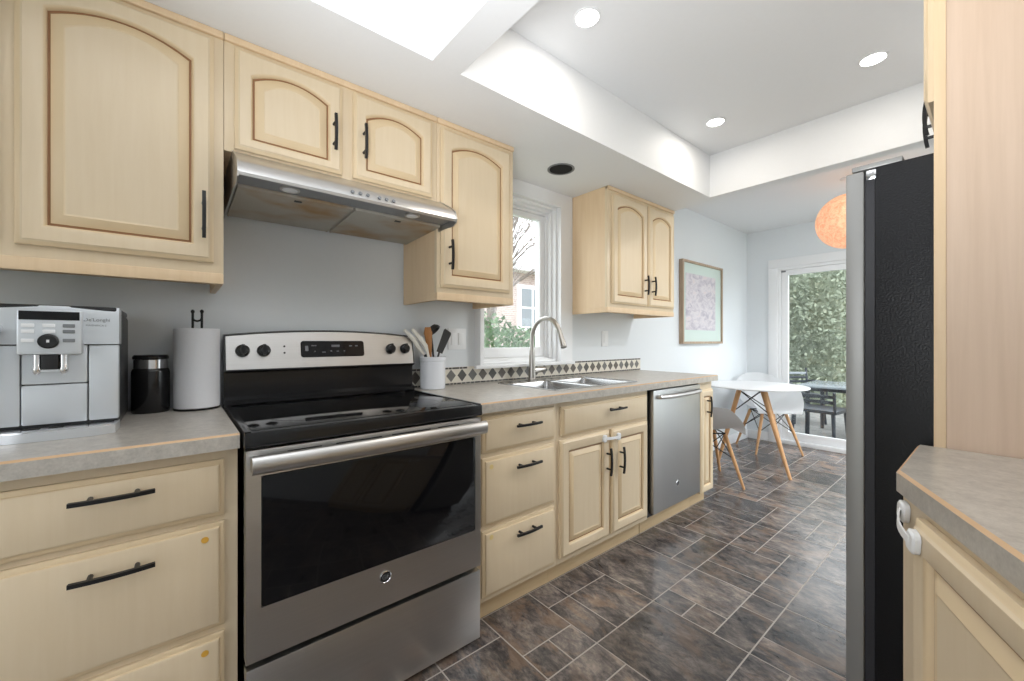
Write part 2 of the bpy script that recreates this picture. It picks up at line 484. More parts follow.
mb = MB(); mb.box(-0.008, 0.006, 2.99, FAR, 0, 0.10, b=0.003)
struct(mb.build('baseboard_left', 'trim'))
mb = MB(); mb.box(0.006, 0.225, FAR - 0.013, FAR, 0, 0.10, b=0.003)
struct(mb.build('baseboard_far', 'trim'))

# ------------------------------------------------------------------ kitchen window
win = bpy.data.objects.new('window_1', None); win.location = (-0.05, 1.67, 1.0); C.objects.link(win); struct(win)
YL, YR, ZB, ZH = 1.354, 1.990, 1.020, 2.055
mb = MB()
mb.box(-0.008, 0.048, 1.330, YL, 1.0, ZS - 0.0005); mb.box(-0.008, 0.048, YR, 2.104, 1.0, ZS - 0.0005); mb.box(-0.008, 0.048, YL, YR, ZH, ZS - 0.0005)
mb.build('casing', 'trim', win)
mb = MB()
for o_, x1 in ((0.0005, 0.012), (0.0165, -0.018), (0.0325, -0.046)):
    d = 0.016
    a, b, c, e = YL + o_, YR - o_, ZB + 0.0005 + o_ * 0.6, ZH - o_
    mb.box(-0.155, x1, a, a + d, c, e, b=0.002); mb.box(-0.155, x1, b - d, b, c, e, b=0.002)
    mb.box(-0.155, x1, a + d, b - d, e - d, e, b=0.002); mb.box(-0.155, x1, a + d, b - d, c, c + 0.012, b=0.002)
mb.build('window_frame', 'vinyl', win)
mb = MB()
a, b, c, e = YL + 0.0490, YR - 0.0490, ZB + 0.0330, ZH - 0.0490
mb.box(-0.105, -0.062, a, a + 0.034, c, e, b=0.004); mb.box(-0.105, -0.062, b - 0.040, b, c, e, b=0.004)
mb.box(-0.105, -0.062, a + 0.034, b - 0.040, e - 0.032, e, b=0.003); mb.box(-0.105, -0.062, a + 0.034, b - 0.040, c, c + 0.062, b=0.003)
sash = mb.build('sash', 'vinyl', win)
mb = MB(); mb.box(-0.088, -0.082, a + 0.03, b - 0.038, c + 0.060, e - 0.030); mb.build('pane', 'pane', sash)
mb = MB(); mb.box(-0.15, 0.048, YL + 0.001, YR - 0.001, 1.001, 1.020); mb.box(0.0485, 0.074, 1.285, 2.104, 1.000, 1.020, b=0.005); mb.build('window_sill', 'trim', win)

added_win = bpy.data.objects.new('window_2', None); added_win.location = (3.45, 4.1, 0.12); C.objects.link(added_win); struct(added_win)  # unseen window added to bring more daylight into the dining area
mb = MB()
for (a, b, c, e) in ((3.05, 3.11, 0.12, 2.30), (5.09, 5.15, 0.12, 2.30), (4.07, 4.13, 0.12, 2.30), (3.11, 5.09, 0.12, 0.18), (3.11, 5.09, 2.24, 2.30)): mb.box(3.43, 3.50, a, b, c, e)
mb.build('window_frame', 'vinyl', added_win)
for (a, b) in ((3.10, 4.08), (4.12, 5.1)): mb = MB(); mb.box(3.462, 3.468, a, b, 0.17, 2.25); mb.build('pane', 'pane', added_win)

# ------------------------------------------------------------------ sliding patio door in the far wall
dr = bpy.data.objects.new('door_1', None); dr.location = (1.2, FAR, 0); C.objects.link(dr); struct(dr)
mb = MB()
yc = FAR - 0.018
mb.box(0.225, 0.315, yc, FAR - 0.0005, 0, 1.985, b=0.004); mb.box(2.085, 2.175, yc, FAR - 0.0005, 0, 1.985, b=0.004); mb.box(0.225, 2.175, yc, FAR - 0.0005, 1.9855, 2.080, b=0.004)
mb.build('casing', 'trim', dr)
mb = MB()
mb.box(0.301, 0.345, FAR + 0.001, FAR + 0.14, 0.046, 1.954); mb.box(2.055, 2.099, FAR + 0.001, FAR + 0.14, 0.046, 1.954)
mb.box(0.301, 2.099, FAR + 0.001, FAR + 0.14, 1.955, 1.999); mb.box(0.316, 2.084, FAR - 0.012, FAR + 0.0005, 0.001, 0.045, b=0.003); mb.box(0.301, 2.099, FAR + 0.001, FAR + 0.15, 0.031, 0.045)
mb.build('door_frame', 'vinyl', dr)
def slider(x0, x1, y0, nm):
    mb = MB(); y1 = y0 + 0.04
    mb.box(x0, x0 + 0.065, y0, y1, 0.046, 1.954, b=0.004); mb.box(x1 - 0.065, x1, y0, y1, 0.046, 1.954, b=0.004)
    mb.box(x0 + 0.065, x1 - 0.065, y0, y1, 1.895, 1.954, b=0.003); mb.box(x0 + 0.065, x1 - 0.065, y0, y1, 0.046, 0.135, b=0.003)
    o = mb.build(nm, 'vinyl', dr)
    mb = MB(); mb.box(x0 + 0.06, x1 - 0.06, y0 + 0.017, y0 + 0.023, 0.13, 1.90); mb.build('pane', 'pane', o)
    return o
sl = slider(0.347, 1.235, FAR + 0.02, 'sliding_panel')
slider(1.175, 2.053, FAR + 0.075, 'fixed_panel')
mb = MB(); mb.box(1.18, 1.215, FAR - 0.012, FAR + 0.02, 0.90, 1.15, b=0.006); mb.build('door_handle', 'vinyl', sl)
mb = MB(); mb.box(0.35, 0.39, FAR + 0.002, FAR + 0.019, 1.930, 1.945); mb.build('latch', 'silver_dark', dr)


# ------------------------------------------------------------------ cabinet pieces
def plane_fn(org, u, n):
    org, u, n = Vector(org), Vector(u), Vector(n); z = Vector((0, 0, 1))
    return lambda a, b, c: org + u * a + z * b + n * c

def outline(x0, x1, z0, z1, rise, top_n=14, bot_n=3, side_n=2):
    """closed outline: bottom left->right, right side up, arched top right->left, left side down"""
    pts = [(x0 + (x1 - x0) * k / bot_n, z0) for k in range(bot_n)]
    pts += [(x1, z0 + (z1 - z0) * k / side_n) for k in range(side_n)]
    for k in range(top_n):
        u = 1 - 2 * k / top_n
        pts.append((x0 + (x1 - x0) * (u + 1) / 2, z1 + rise * (1 - u * u)))
    pts += [(x0, z1 - (z1 - z0) * k / side_n) for k in range(side_n)]
    return pts

def raised_door(name, parent, org, u, n, wd, ht, rise=0.0, stile=0.055, rail=0.055, top=0.055, t=0.02, shoulder=None):
    """framed door with glazed grooves and a raised (optionally arch-topped) panel; material 0 wood, 1 glaze, 2 tan edge"""
    f = plane_fn(org, u, n); mb = MB()
    def L(o_x, o_b, o_t, r, h):
        return [f(a, b, h) for a, b in outline(o_x, wd - o_x, o_b, ht - o_t, r)]
    tp = top + rise
    def P(o, h): return L(stile + o, rail + o, tp + o, rise, h)
    loops = [L(0, 0, 0, 0, 0), L(0, 0, 0, 0, t * 0.55), L(0.006, 0.006, 0.006, 0, t * 0.72), L(0.010, 0.010, 0.010, 0, t * 0.80), L(0.014, 0.014, 0.014, 0, t),
             P(-0.010, t), P(-0.006, t * 0.93), P(-0.002, t * 0.70), P(0.0, t * 0.35), P(0.004, t * 0.35), P(0.006, t * 0.45), P(0.030, t * 0.88), P(0.033, t * 0.80), P(0.036, t * 0.80)]
    mats = [0, 2, 2, 0, 0, 0, 2, 2, 1, 1, 2, 2, 0]
    mb.loft(loops, mats, mcap0=0, mcap1=0)
    return mb.build(name, ['cream', 'glaze', 'edge_glaze'], parent)

def slab_front(name, parent, org, u, n, wd, ht, t=0.02):
    f = plane_fn(org, u, n); mb = MB()
    def L(o, h): return [f(a, b, h) for a, b in ((o, o), (wd - o, o), (wd - o, ht - o), (o, ht - o))]
    mb.loft([L(0, 0), L(0, t * .45), L(.005, t * .62), L(.011, t * .66), L(.013, t * .88), L(.018, t)], [0, 2, 2, 2, 0], mcap0=0, mcap1=0)
    return mb.build(name, ['cream', 'glaze', 'edge_glaze'], parent)

def pull(parent, c, along, n, L=0.142, out=0.032):
    """slightly bowed black bar pull on two posts"""
    c, a, n = Vector(c), Vector(along).normalized(), Vector(n).normalized()
    mb = MB(); pts = []
    for k in range(9):
        s = -1 + 2 * k / 8
        pts.append(c + a * (s * L / 2) + n * (out - 0.006 * s * s))
    mb.tube(pts, 0.0066, 4, phase=R(45))
    for s in (-0.55, 0.55):
        mb.tube([c + a * (s * L / 2) - n * 0.0005, c + a * (s * L / 2) + n * (out - 0.002)], 0.0052, 8)
    return mb.build('handle', 'black', parent)

def sticker(parent, c, n, r=0.008, name='sticker', mt='gold'):
    mb = MB(); mb.lathe([(r, 0.0002), (r, 0.0009)], c, n, 20); return mb.build(name, mt, parent)

UY, NX = (0, 1, 0), (1, 0, 0)
def carcass(parent, y0, y1, z0, z1, xf, mats=('cream', 'side'), rail=None):
    """box with a face frame in front"""
    mb = MB()
    mb.box(0.0, xf - 0.02, y0 + 0.001, y1 - 0.001, z0, z1, 1)
    mb.box(xf - 0.02, xf, y0, y1, z0, z1, 0, b=0.0015)
    return mb.build('body', list(mats), parent)

def light_rail(parent, y0, y1, xf, z0=1.340, z1=1.374):
    mb = MB()
    mb.box(xf - 0.022, xf + 0.004, y0, y1, z0, z1, b=0.003)
    mb.box(0.0, xf - 0.022, y0, y0 + 0.018, z0, z1, b=0.002); mb.box(0.0, xf - 0.022, y1 - 0.018, y1, z0, z1, b=0.002)
    return mb.build('light_rail', 'side', parent)

def crown(parent, y0, y1, xf):
    mb = MB(); mb.box(xf - 0.02, xf + 0.010, y0, y1, 2.122, 2.1445, b=0.004)
    return mb.build('crown_strip', 'side', parent)

# upper cabinets ----------------------------------------------------------------
XF = 0.34
c1 = thing('wall_cabinet', 'large cream wall cabinet above the coffee machine at the left edge', 'cabinet', (0.17, -0.33, 1.34))
carcass(c1, -0.77, 0.118, 1.374, 2.143, XF); light_rail(c1, -0.77, 0.118, XF); crown(c1, -0.77, 0.118, XF)
d = raised_door('door', c1, (XF, -0.312, 1.405), UY, NX, 0.404, 0.708, 0.040)
pull(d, (XF + 0.02, 0.066, 1.543), (0, 0, 1), NX)
d = raised_door('door', c1, (XF, -0.745, 1.405), UY, NX, 0.404, 0.708, 0.040)
pull(d, (XF + 0.02, -0.715, 1.543), (0, 0, 1), NX)

c2 = thing('wall_cabinet', 'short two-door cream wall cabinet directly above the range hood', 'cabinet', (0.17, 0.5, 1.79))
carcass(c2, 0.119, 0.886, 1.772, 2.143, XF); crown(c2, 0.119, 0.886, XF)
d = raised_door('door', c2, (XF, 0.146, 1.782), UY, NX, 0.336, 0.330, 0.034, 0.050, 0.042, 0.052)
pull(d, (XF + 0.02, 0.449, 1.921), (0, 0, 1), NX, 0.132)
d = raised_door('door', c2, (XF, 0.523, 1.782), UY, NX, 0.336, 0.330, 0.034, 0.050, 0.042, 0.052)
pull(d, (XF + 0.02, 0.559, 1.921), (0, 0, 1), NX, 0.132)

c3 = thing('wall_cabinet', 'single-door cream wall cabinet between range hood and kitchen window', 'cabinet', (0.17, 1.1, 1.34))
carcass(c3, 0.887, 1.326, 1.374, 2.143, XF); light_rail(c3, 0.887, 1.326, XF); crown(c3, 0.887, 1.326, XF)
d = raised_door('door', c3, (XF, 0.903, 1.398), UY, NX, 0.394, 0.708, 0.036)
pull(d, (XF + 0.02, 0.941, 1.540), (0, 0, 1), NX, 0.132)

c4 = thing('wall_cabinet', 'two-door cream wall cabinet hanging alone right of the kitchen window', 'cabinet', (0.17, 2.5, 1.34))
carcass(c4, 2.106, 2.921, 1.374, 2.143, XF); light_rail(c4, 2.106, 2.921, XF); crown(c4, 2.106, 2.921, XF)
d = raised_door('door', c4, (XF, 2.140, 1.398), UY, NX, 0.404, 0.708, 0.040)
pull(d, (XF + 0.02, 2.501, 1.540), (0, 0, 1), NX, 0.132)
d = raised_door('door', c4, (XF, 2.556, 1.398), UY, NX, 0.350, 0.708, 0.040)
pull(d, (XF + 0.02, 2.592, 1.540), (0, 0, 1), NX, 0.132)

# base cabinets -----------------------------------------------------------------
XB = 0.60
def base_body(parent, y0, y1, kick=True, sink=False):
    mb = MB()
    if sink:
        mb.box(0.0, XB - 0.02, y0 + 0.001, y1 - 0.001, 0.105, 0.125, 1); mb.box(0.0, 0.012, y0 + 0.001, y1 - 0.001, 0.125, 0.8735, 1)
        mb.box(0.012, XB - 0.02, y0 + 0.001, y0 + 0.018, 0.125, 0.8735, 1); mb.box(0.012, XB - 0.02, y1 - 0.018, y1 - 0.001, 0.125, 0.8735, 1)
    else: mb.box(0.0, XB - 0.02, y0 + 0.001, y1 - 0.001, 0.105, 0.8735, 1)
    mb.box(XB - 0.02, XB, y0, y1, 0.105, 0.8735, 0, b=0.0015)
    o = mb.build('body', ['cream', 'side'], parent)
    if kick:
        mb = MB(); mb.box(0.0, 0.545, y0, y1, 0.0005, 0.1045); mb.build('toe_kick', 'kick', parent)
    return o

b1 = thing('base_cabinet', 'cream drawer cabinet under the coffee machine, left of the range', 'cabinet', (0.3, -0.32, 0))
base_body(b1, -0.77, 0.130)
for (z0, z1, hz, st) in ((0.697, 0.845, 0.803, None), (0.405, 0.681, 0.628, 0.645), (0.112, 0.388, 0.335, 0.352)):
    d = slab_front('drawer', b1, (XB, -0.318, z0), UY, NX, 0.418, z1 - z0)
    pull(d, (XB + 0.02, -0.109, hz), UY, NX)
    if st: sticker(d, (XB + 0.02, 0.058, st), NX)
d = raised_door('door', b1, (XB, -0.745, 0.112), UY, NX, 0.404, 0.733)
pull(d, (XB + 0.02, -0.372, 0.74), (0, 0, 1), NX)

b2 = thing('base_cabinet', 'cream three-drawer cabinet between the range and the sink cabinet', 'cabinet', (0.3, 1.15, 0))
base_body(b2, 0.914, 1.372)
for (z0, z1, hz, st) in ((0.706, 0.854, 0.802, None), (0.412, 0.685, 0.630, 0.650), (0.126, 0.394, 0.345, 0.366)):
    d = slab_front('drawer', b2, (XB, 0.942, z0), UY, NX, 0.410, z1 - z0)
    pull(d, (XB + 0.02, 1.167, hz), UY, NX)
    if st: sticker(d, (XB + 0.02, 0.980, st), NX, 0.010, mt='gold_pale')

b3 = thing('base_cabinet', 'cream sink cabinet with two panelled doors beside the dishwasher', 'cabinet', (0.3, 1.75, 0))
base_body(b3, 1.373, 2.140, sink=True)
d = slab_front('drawer', b3, (XB, 1.398, 0.704), UY, NX, 0.724, 0.143)
pull(d, (XB + 0.02, 1.800, 0.800), UY, NX)
d = raised_door('door', b3, (XB, 1.389, 0.132), UY, NX, 0.372, 0.556, 0, 0.058, 0.058, 0.058)
pull(d, (XB + 0.02, 1.732, 0.531), (0, 0, 1), NX)
d = raised_door('door', b3, (XB, 1.781, 0.132), UY, NX, 0.343, 0.556, 0, 0.055, 0.058, 0.058)
pull(d, (XB + 0.02, 1.845, 0.520), (0, 0, 1), NX)

b4 = thing('base_cabinet', 'narrow cream end cabinet with one slim door beside the dishwasher', 'cabinet', (0.3, 2.87, 0))
base_body(b4, 2.768, 2.975)
d = raised_door('door', b4, (XB, 2.782, 0.100), UY, NX, 0.186, 0.715, 0, 0.044, 0.05, 0.05)
pull(d, (XB + 0.02, 2.868, 0.699), (0, 0, 1), NX)

# child lock across the sink doors
def child_lock(c_a, c_b, n, label, drop=0.0):
    a, b, n = Vector(c_a), Vector(c_b), Vector(n).normalized()
    root = thing('cabinet_lock', label, 'child lock', (a + b) / 2)
    d = (b - a); d = (d - n * d.dot(n)).normalized(); dd_ = (b - a).normalized()
    for q in (a, b):
        mb = MB()
        u = d; v = n.cross(d).normalized()
        lo = [[q + u * x + v * y + n * h for x, y in rrect(0, 0, 0.015 - o, 0.019 - o, 0.011 - o, 5)] for h, o in ((0.0004, 0), (0.008, 0), (0.011, 0.004))]
        mb.loft(lo); mb.build('pad', 'white', root)
    mb = MB(); pts = []
    L = (b - a).length
    lo = []
    v = n.cross(d).normalized()
    for k in range(9):
        s = k / 8
        cpt = a + dd_ * (L * s) + n * (0.010 + 0.008 * math.sin(math.pi * s)) 
        lo.append([cpt + v * 0.007 + n * 0.0015, cpt + v * 0.007 - n * 0.0015, cpt - v * 0.007 - n * 0.0015, cpt - v * 0.007 + n * 0.0015])
    mb.loft(lo); mb.build('strap', 'white', root)
child_lock((XB + 0.02, 1.708, 0.652), (XB + 0.02, 1.828, 0.646), NX, 'white child lock strap across the two sink cabinet doors')

# ------------------------------------------------------------------ worktops
def inset_poly(poly, offs):
    n = len(poly); lines = []
    area = sum(poly[i][0] * poly[(i + 1) % n][1] - poly[(i + 1) % n][0] * poly[i][1] for i in range(n))
    sg = 1 if area > 0 else -1
    for i in range(n):
        (ax, ay), (bx_, by) = poly[i], poly[(i + 1) % n]
        dx, dy = bx_ - ax, by - ay; l = math.hypot(dx, dy)
        nx, ny = -dy / l * sg, dx / l * sg
        lines.append((ax + nx * offs[i], ay + ny * offs[i], dx / l, dy / l))
    out = []
    for i in range(n):
        x1, y1, d1, e1 = lines[i - 1]; x2, y2, d2, e2 = lines[i]
        den = d1 * e2 - e1 * d2
        tt = ((x2 - x1) * e2 - (y2 - y1) * d2) / den
        out.append((x1 + d1 * tt, y1 + e1 * tt))
    return out

def worktop(mb, poly, front, z0=0.874, z1=0.914, strip=0.005, top=True):
    """laminate slab whose front edges carry a chamfered wood strip along the top"""
    P1 = inset_poly(poly, [strip if fr else 0 for fr in front])
    A = [(x, y, z0) for x, y in poly]; B = [(x, y, z1 - strip) for x, y in poly]; D = [(x, y, z1) for x, y in P1]
    bm = mb.bm; n = len(poly)
    va, vb, vd = [[bm.verts.new(p) for p in Q] for Q in (A, B, D)]
    if top: bm.faces.new(list(reversed(va)))
    for i in range(n):
        j = (i + 1) % n
        bm.faces.new((va[i], va[j], vb[j], vb[i]))
        f = bm.faces.new((vb[i], vb[j], vd[j], vd[i])); f.material_index = 1 if front[i] else 0
    if top: bm.faces.new(vd)
    return P1

wl = MB(); worktop(wl, [(-0.002, -0.77), (0.64, -0.77), (0.64, 0.131), (-0.002, 0.131)], [0, 1, 0, 0])
tag(wl.build('worktop', ['laminate', 'edge_strip']), 'grey laminate worktop under the coffee machine and paper towels', 'worktop')

SX0, SX1, SY0, SY1 = 0.085, 0.545, 1.425, 2.125      # sink cut-out
wr = MB(); YA, YB = 0.911, 2.990
worktop(wr, [(-0.002, YA), (0.64, YA), (0.64, YB), (-0.002, YB)], [0, 1, 1, 0], top=False)
xs = [-0.002, SX0, SX1, 0.634]; ys = [YA, SY0, SY1, YB - 0.006]
for i in range(3):
    for j in range(3):
        if i == 1 and j == 1: continue
        wr.quad((xs[i], ys[j], 0.874), (xs[i], ys[j + 1], 0.874), (xs[i + 1], ys[j + 1], 0.874), (xs[i + 1], ys[j], 0.874))
        wr.quad((xs[i], ys[j], 0.914), (xs[i + 1], ys[j], 0.914), (xs[i + 1], ys[j + 1], 0.914), (xs[i], ys[j + 1], 0.914))
for (a, b) in (((SX0, SY0), (SX1, SY0)), ((SX1, SY0), (SX1, SY1)), ((SX1, SY1), (SX0, SY1)), ((SX0, SY1), (SX0, SY0))):
    wr.quad((*a, 0.914), (*b, 0.914), (*b, 0.874), (*a, 0.874))
tag(wr.build('worktop', ['laminate', 'edge_strip']), 'long grey laminate worktop holding the sink', 'worktop')

# sink: rim, two bowls, drains
sk = thing('kitchen_sink', 'stainless double-bowl sink set into the long worktop below the window', 'sink', ((SX0 + SX1) / 2, (SY0 + SY1) / 2, 0.9))
mb = MB()
cx, cy = (SX0 + SX1) / 2, (SY0 + SY1) / 2; hx, hy = (SX1 - SX0) / 2 + 0.012, (SY1 - SY0) / 2 + 0.012
bowls = [(0.335, 1.60, 0.185, 0.150), (0.335, 1.945, 0.185, 0.150)]
zr = 0.9155
mb.loft([[(x, y, z) for x, y in rrect(cx, cy, hx - o, hy - o, 0.04)] for o, z in ((0, 0.9145), (0.003, 0.9175), (0.012, zr))], 0, cap0=False, cap1=False)
# flat deck: strips around the two bowls
x0, x1, y0, y1 = cx - hx + .012, cx + hx - .012, cy - hy + .012, cy + hy - .012
def strip(a, b, c, d): mb.quad((a, c, zr), (b, c, zr), (b, d, zr), (a, d, zr))
bx0, bx1 = 0.150, 0.520
strip(x0, bx0, y0, y1); strip(bx1, x1, y0, y1)
strip(bx0, bx1, y0, 1.450); strip(bx0, bx1, 1.750, 1.795); strip(bx0, bx1, 2.095, y1)
mb.build('rim', 'sink', sk, recalc=False)
for (bx_, by_, ax, ay) in bowls:
    mb = MB()
    lo = []
    for o, z, r in ((0.0, zr, 0.001), (0.003, zr - 0.006, 0.03), (0.006, 0.78, 0.04), (0.03, 0.745, 0.06), (0.12, 0.740, 0.03)):
        lo.append([(x, y, z) for x, y in rrect(bx_, by_, ax - o, ay - o, r)])
    mb.loft(lo, 0, cap0=False)
    o = mb.build('bowl', 'sink', sk, recalc=False)
    mb = MB(); mb.lathe([(0.042, 0), (0.042, 0.003), (0.036, 0.004), (0.030, 0.001)], (bx_, by_, 0.7402), (0, 0, 1), 24); mb.build('drain', 'chrome', sk)

# tap
fa = thing('kitchen_tap', 'brushed nickel gooseneck tap standing behind the sink', 'tap', (0.115, 1.665, 0.9155))
TY = 1.665
mb = MB()
mb.lathe([(0.027, 0.9158), (0.027, 0.926), (0.0225, 0.932), (0.0205, 0.98), (0.0185, 1.06), (0.0165, 1.10), (0.0145, 1.105)], (0.115, TY, 0), (0, 0, 1), 24)
mb.build('base', 'nickel', fa)
mb = MB(); pts = [(0.115, TY, 1.10), (0.115, TY, 1.14)]
for k in range(13):
    a = math.pi - math.pi * 0.92 * k / 12
    pts.append((0.233 + 0.118 * math.cos(a), TY, 1.172 + 0.118 * math.sin(a)))
mb.tube(pts, 0.0128, 16)
e = Vector(pts[-1]); dirv = (Vector(pts[-1]) - Vector(pts[-2])).normalized()
mb.build('spout', 'nickel', fa)
mb = MB(); mb.tube([e - dirv * 0.002, e + dirv * 0.012, e + dirv * 0.045, e + dirv * 0.082, e + dirv * 0.088], [0.0135, 0.0145, 0.0165, 0.0185, 0.015], 16)
mb.build('spray_head', 'nickel', fa)
mb = MB(); mb.tube([(0.115, TY + 0.014, 0.980), (0.118, TY + 0.05, 0.980), (0.121, TY + 0.085, 0.982), (0.122, TY + 0.100, 0.984), (0.122, TY + 0.104, 0.984)], [0.0175, 0.0175, 0.0165, 0.013, 0.007], 16)
mb.build('lever', 'nickel', fa)

# diamond tile strip along the wall
mb = MB()
mb.box(-0.006, 0.004, 0.914, 2.998, 0.9145, 1.012, 0)
mb.bm.faces.ensure_lookup_table()
rr = random.Random(5)
k = 0; y = 0.95
while y < 2.98:
    zc = 0.966; hw, hh = 0.030, 0.0345
    mi = 2 + (k * 7 + rr.randrange(3)) % 3
    mb.loft([[(0.004, y - hw, zc), (0.004, y, zc - hh), (0.004, y + hw, zc), (0.004, y, zc + hh)], [(0.0048, y - hw, zc), (0.0048, y, zc - hh), (0.0048, y + hw, zc), (0.0048, y, zc + hh)]], mi)
    y += 0.0712; k += 1
def dashes(z0, z1, skip=None):
    y = 0.918
    while y < 2.99:
        l = rr.choice((0.018, 0.026, 0.036, 0.045))
        if not (skip and skip[0] - l < y < skip[1]):
            mb.box(0.0035, 0.0052, y, min(y + l, 2.996), z0, z1, 1)
        y += l + 0.004
dashes(0.9165, 0.9255); dashes(1.002, 1.0115, (1.285, 2.15))
M['tile_cream'] = plain('cream_tile', lin(222, 216, 202), 0.35)
M['tile_dark'] = plain('dark_mosaic', lin(66, 62, 58), 0.4)
M['tile_a'] = plain('grey_tile_deep', lin(84, 82, 78), 0.35)
M['tile_b'] = plain('grey_tile_mid', lin(112, 110, 106), 0.35)
M['tile_c'] = plain('grey_tile_taupe', lin(98, 90, 82), 0.35)
tag(mb.build('tile_backsplash', ['tile_cream', 'tile_dark', 'tile_a', 'tile_b', 'tile_c']), 'cream tile strip with grey diamonds along the wall behind the sink', 'backsplash')

# ------------------------------------------------------------------ range
st = thing('electric_range', 'stainless electric range with black glass cooktop between the cabinets', 'stove', (0.35, 0.52, 0))
RY0, RY1 = 0.138, 0.902
mb = MB(); mb.box(0.03, 0.618, RY0 + 0.006, RY1 - 0.006, 0.012, 0.874)
for yy in (RY0 + 0.04, RY1 - 0.04):
    for xx in (0.08, 0.58): mb.lathe([(0.014, 0.0), (0.014, 0.013)], (xx, yy, 0), (0, 0, 1), 10)
mb.build('body', 'enamel', st)
mb = MB(); mb.box(0.02, 0.668, RY0, RY1, 0.874, 0.9155, b=0.006)
mb.box(0.05, 0.64, RY0 + 0.02, RY1 - 0.02, 0.9150, 0.9168, 1, b=0.0008)
mb.box(0.02, 0.66, RY0 + 0.001, RY0 + 0.016, 0.914, 0.9185, 0, b=0.002); mb.box(0.02, 0.66, RY1 - 0.016, RY1 - 0.001, 0.914, 0.9185, 0, b=0.002)
ct = mb.build('cooktop', ['enamel', 'ceran'], st)
def ring(mb, cx, cy, r, z, w=0.0012):
    mb.loft([[(cx + rr_ * math.cos(2 * math.pi * k / 48), cy + rr_ * math.sin(2 * math.pi * k / 48), z) for k in range(48)] for rr_ in (r - w, r + w)], 0, cap0=False, cap1=False)
for (cx, cy, r) in ((0.20, 0.33, 0.078), (0.47, 0.33, 0.105), (0.20, 0.72, 0.078), (0.47, 0.72, 0.092)):
    mb = MB(); ring(mb, cx, cy, r, 0.9171); mb.build('burner_ring', 'burner', ct, recalc=False)

# back guard
bgp = MB()
def gx(z): return 0.092 - 0.030 * (z - 1.045) / 0.15        # leaning face
ys_ = [RY0 + (RY1 - RY0) * k / 24 for k in range(25)]
def topz(y): u = (y - 0.52) / 0.382; return 1.205 - 0.022 * u * u
lo = []
for y in ys_:
    tz = topz(y)
    lo.append([(0.022, y, 0.9175), (0.095, y, 0.9175), (0.095, y, 0.936), (0.070, y, 0.946), (0.072, y, 1.036), (gx(1.045) + 0.002, y, 1.045), (gx(tz) + 0.002, y, tz - 0.004), (gx(tz) - 0.010, y, tz), (0.022, y, tz)])
bgp.loft(lo)
guard = bgp.build('back_guard', 'enamel', st)
mb = MB(); lo = []
for y in [RY0 + 0.006 + (RY1 - RY0 - 0.012) * k / 24 for k in range(25)]:
    tz = topz(y) - 0.007
    lo.append([(gx(1.049) + 0.0015, y, 1.049), (gx(1.049) + 0.005, y, 1.050), (gx(tz) + 0.005, y, tz - 0.002), (gx(tz) + 0.0015, y, tz)])
mb.loft(lo); panel = mb.build('control_panel', 'steel', st)
pn = Vector((0.15, 0, 0.03)).normalized()
for yk in (0.196, 0.266, 0.784, 0.856):
    c = Vector((gx(1.120) + 0.005, yk, 1.120))
    mb = MB(); mb.lathe([(0.0235, 0.0), (0.0235, 0.010), (0.021, 0.014), (0.0165, 0.016), (0.015, 0.028), (0.012, 0.030)], c, pn, 24)
    u2 = Vector((0, 1, 0)); v2 = pn.cross(u2)
    cc = c + pn * 0.026
    mb.loft([[cc + u2 * a + v2 * b + pn * h for a, b in ((-0.005, -0.021), (0.005, -0.021), (0.005, 0.021), (-0.005, 0.021))] for h in (-0.012, 0.004)])
    mb.build('knob', 'blackplastic', st)
mb = MB(); f = plane_fn((gx(1.125) + 0.0045, 0.398, 1.090), UY, pn)
tv = Vector((-0.03 / 0.15 * 1.0, 0, 1)).normalized()
o_ = Vector((gx(1.090) + 0.0052, 0.398, 1.090))
mb.loft([[o_ + Vector((0, a, 0)) + tv * b + pn * h for a, b in rrect(0.130, 0.0345, 0.130 - o, 0.0345 - o, 0.010 - o, 4)] for h, o in ((0, 0), (0.003, 0.0), (0.004, 0.001))])
disp = mb.build('display', 'glass_black', st)
for (a, b, wd, ht) in ((0.016, 0.026, 0.012, 0.022), (0.040, 0.046, 0.020, 0.005), (0.120, 0.042, 0.034, 0.010), (0.195, 0.044, 0.012, 0.005), (0.220, 0.044, 0.012, 0.005),
                      (0.050, 0.022, 0.006, 0.005), (0.082, 0.018, 0.014, 0.004), (0.115, 0.022, 0.006, 0.005), (0.140, 0.022, 0.010, 0.003), (0.170, 0.022, 0.006, 0.005)):
    mb = MB(); mb.loft([[o_ + Vector((0, a + x, 0)) + tv * (b + z) + pn * h for x, z in ((0, 0), (wd, 0), (wd, ht), (0, ht))] for h in (0.0038, 0.0046)]); mb.build('mark', 'icon', disp)
for z in (1.110, 1.136):
    mb = MB(); mb.lathe([(0.004, 0), (0.004, 0.002)], (gx(z) + 0.005, 0.338, z), pn, 12); mb.build('indicator_light', 'blackplastic', st)

# oven door
XD = 0.66
def gy_box(mb, x0, x1, y0, y1, z0, z1, m=0, b=0.0): mb.box(x0, x1, y0, y1, z0, z1, m, b)
mb = MB()
DY0, DY1, DZ0, DZ1 = 0.142, 0.898, 0.300, 0.866
WY0, WY1, WZ0, WZ1 = 0.177, 0.874, 0.440, 0.795
for (a, b, c, e) in ((DY0, WY0, DZ0, DZ1), (WY1, DY1, DZ0, DZ1), (WY0, WY1, DZ0, WZ0), (WY0, WY1, WZ1, DZ1)):
    mb.box(0.620, XD, a, b, c, e)
door = mb.build('oven_door', 'steel', st)
mb = MB()
mb.loft([[(x, y, z) for y, z in rrect((WY0 + WY1) / 2, (WZ0 + WZ1) / 2, (WY1 - WY0) / 2 + o, (WZ1 - WZ0) / 2 + o, 0.010, 4)] for x, o in ((0.622, 0.0), (XD - 0.001, 0.0), (XD + 0.0005, -0.002))])
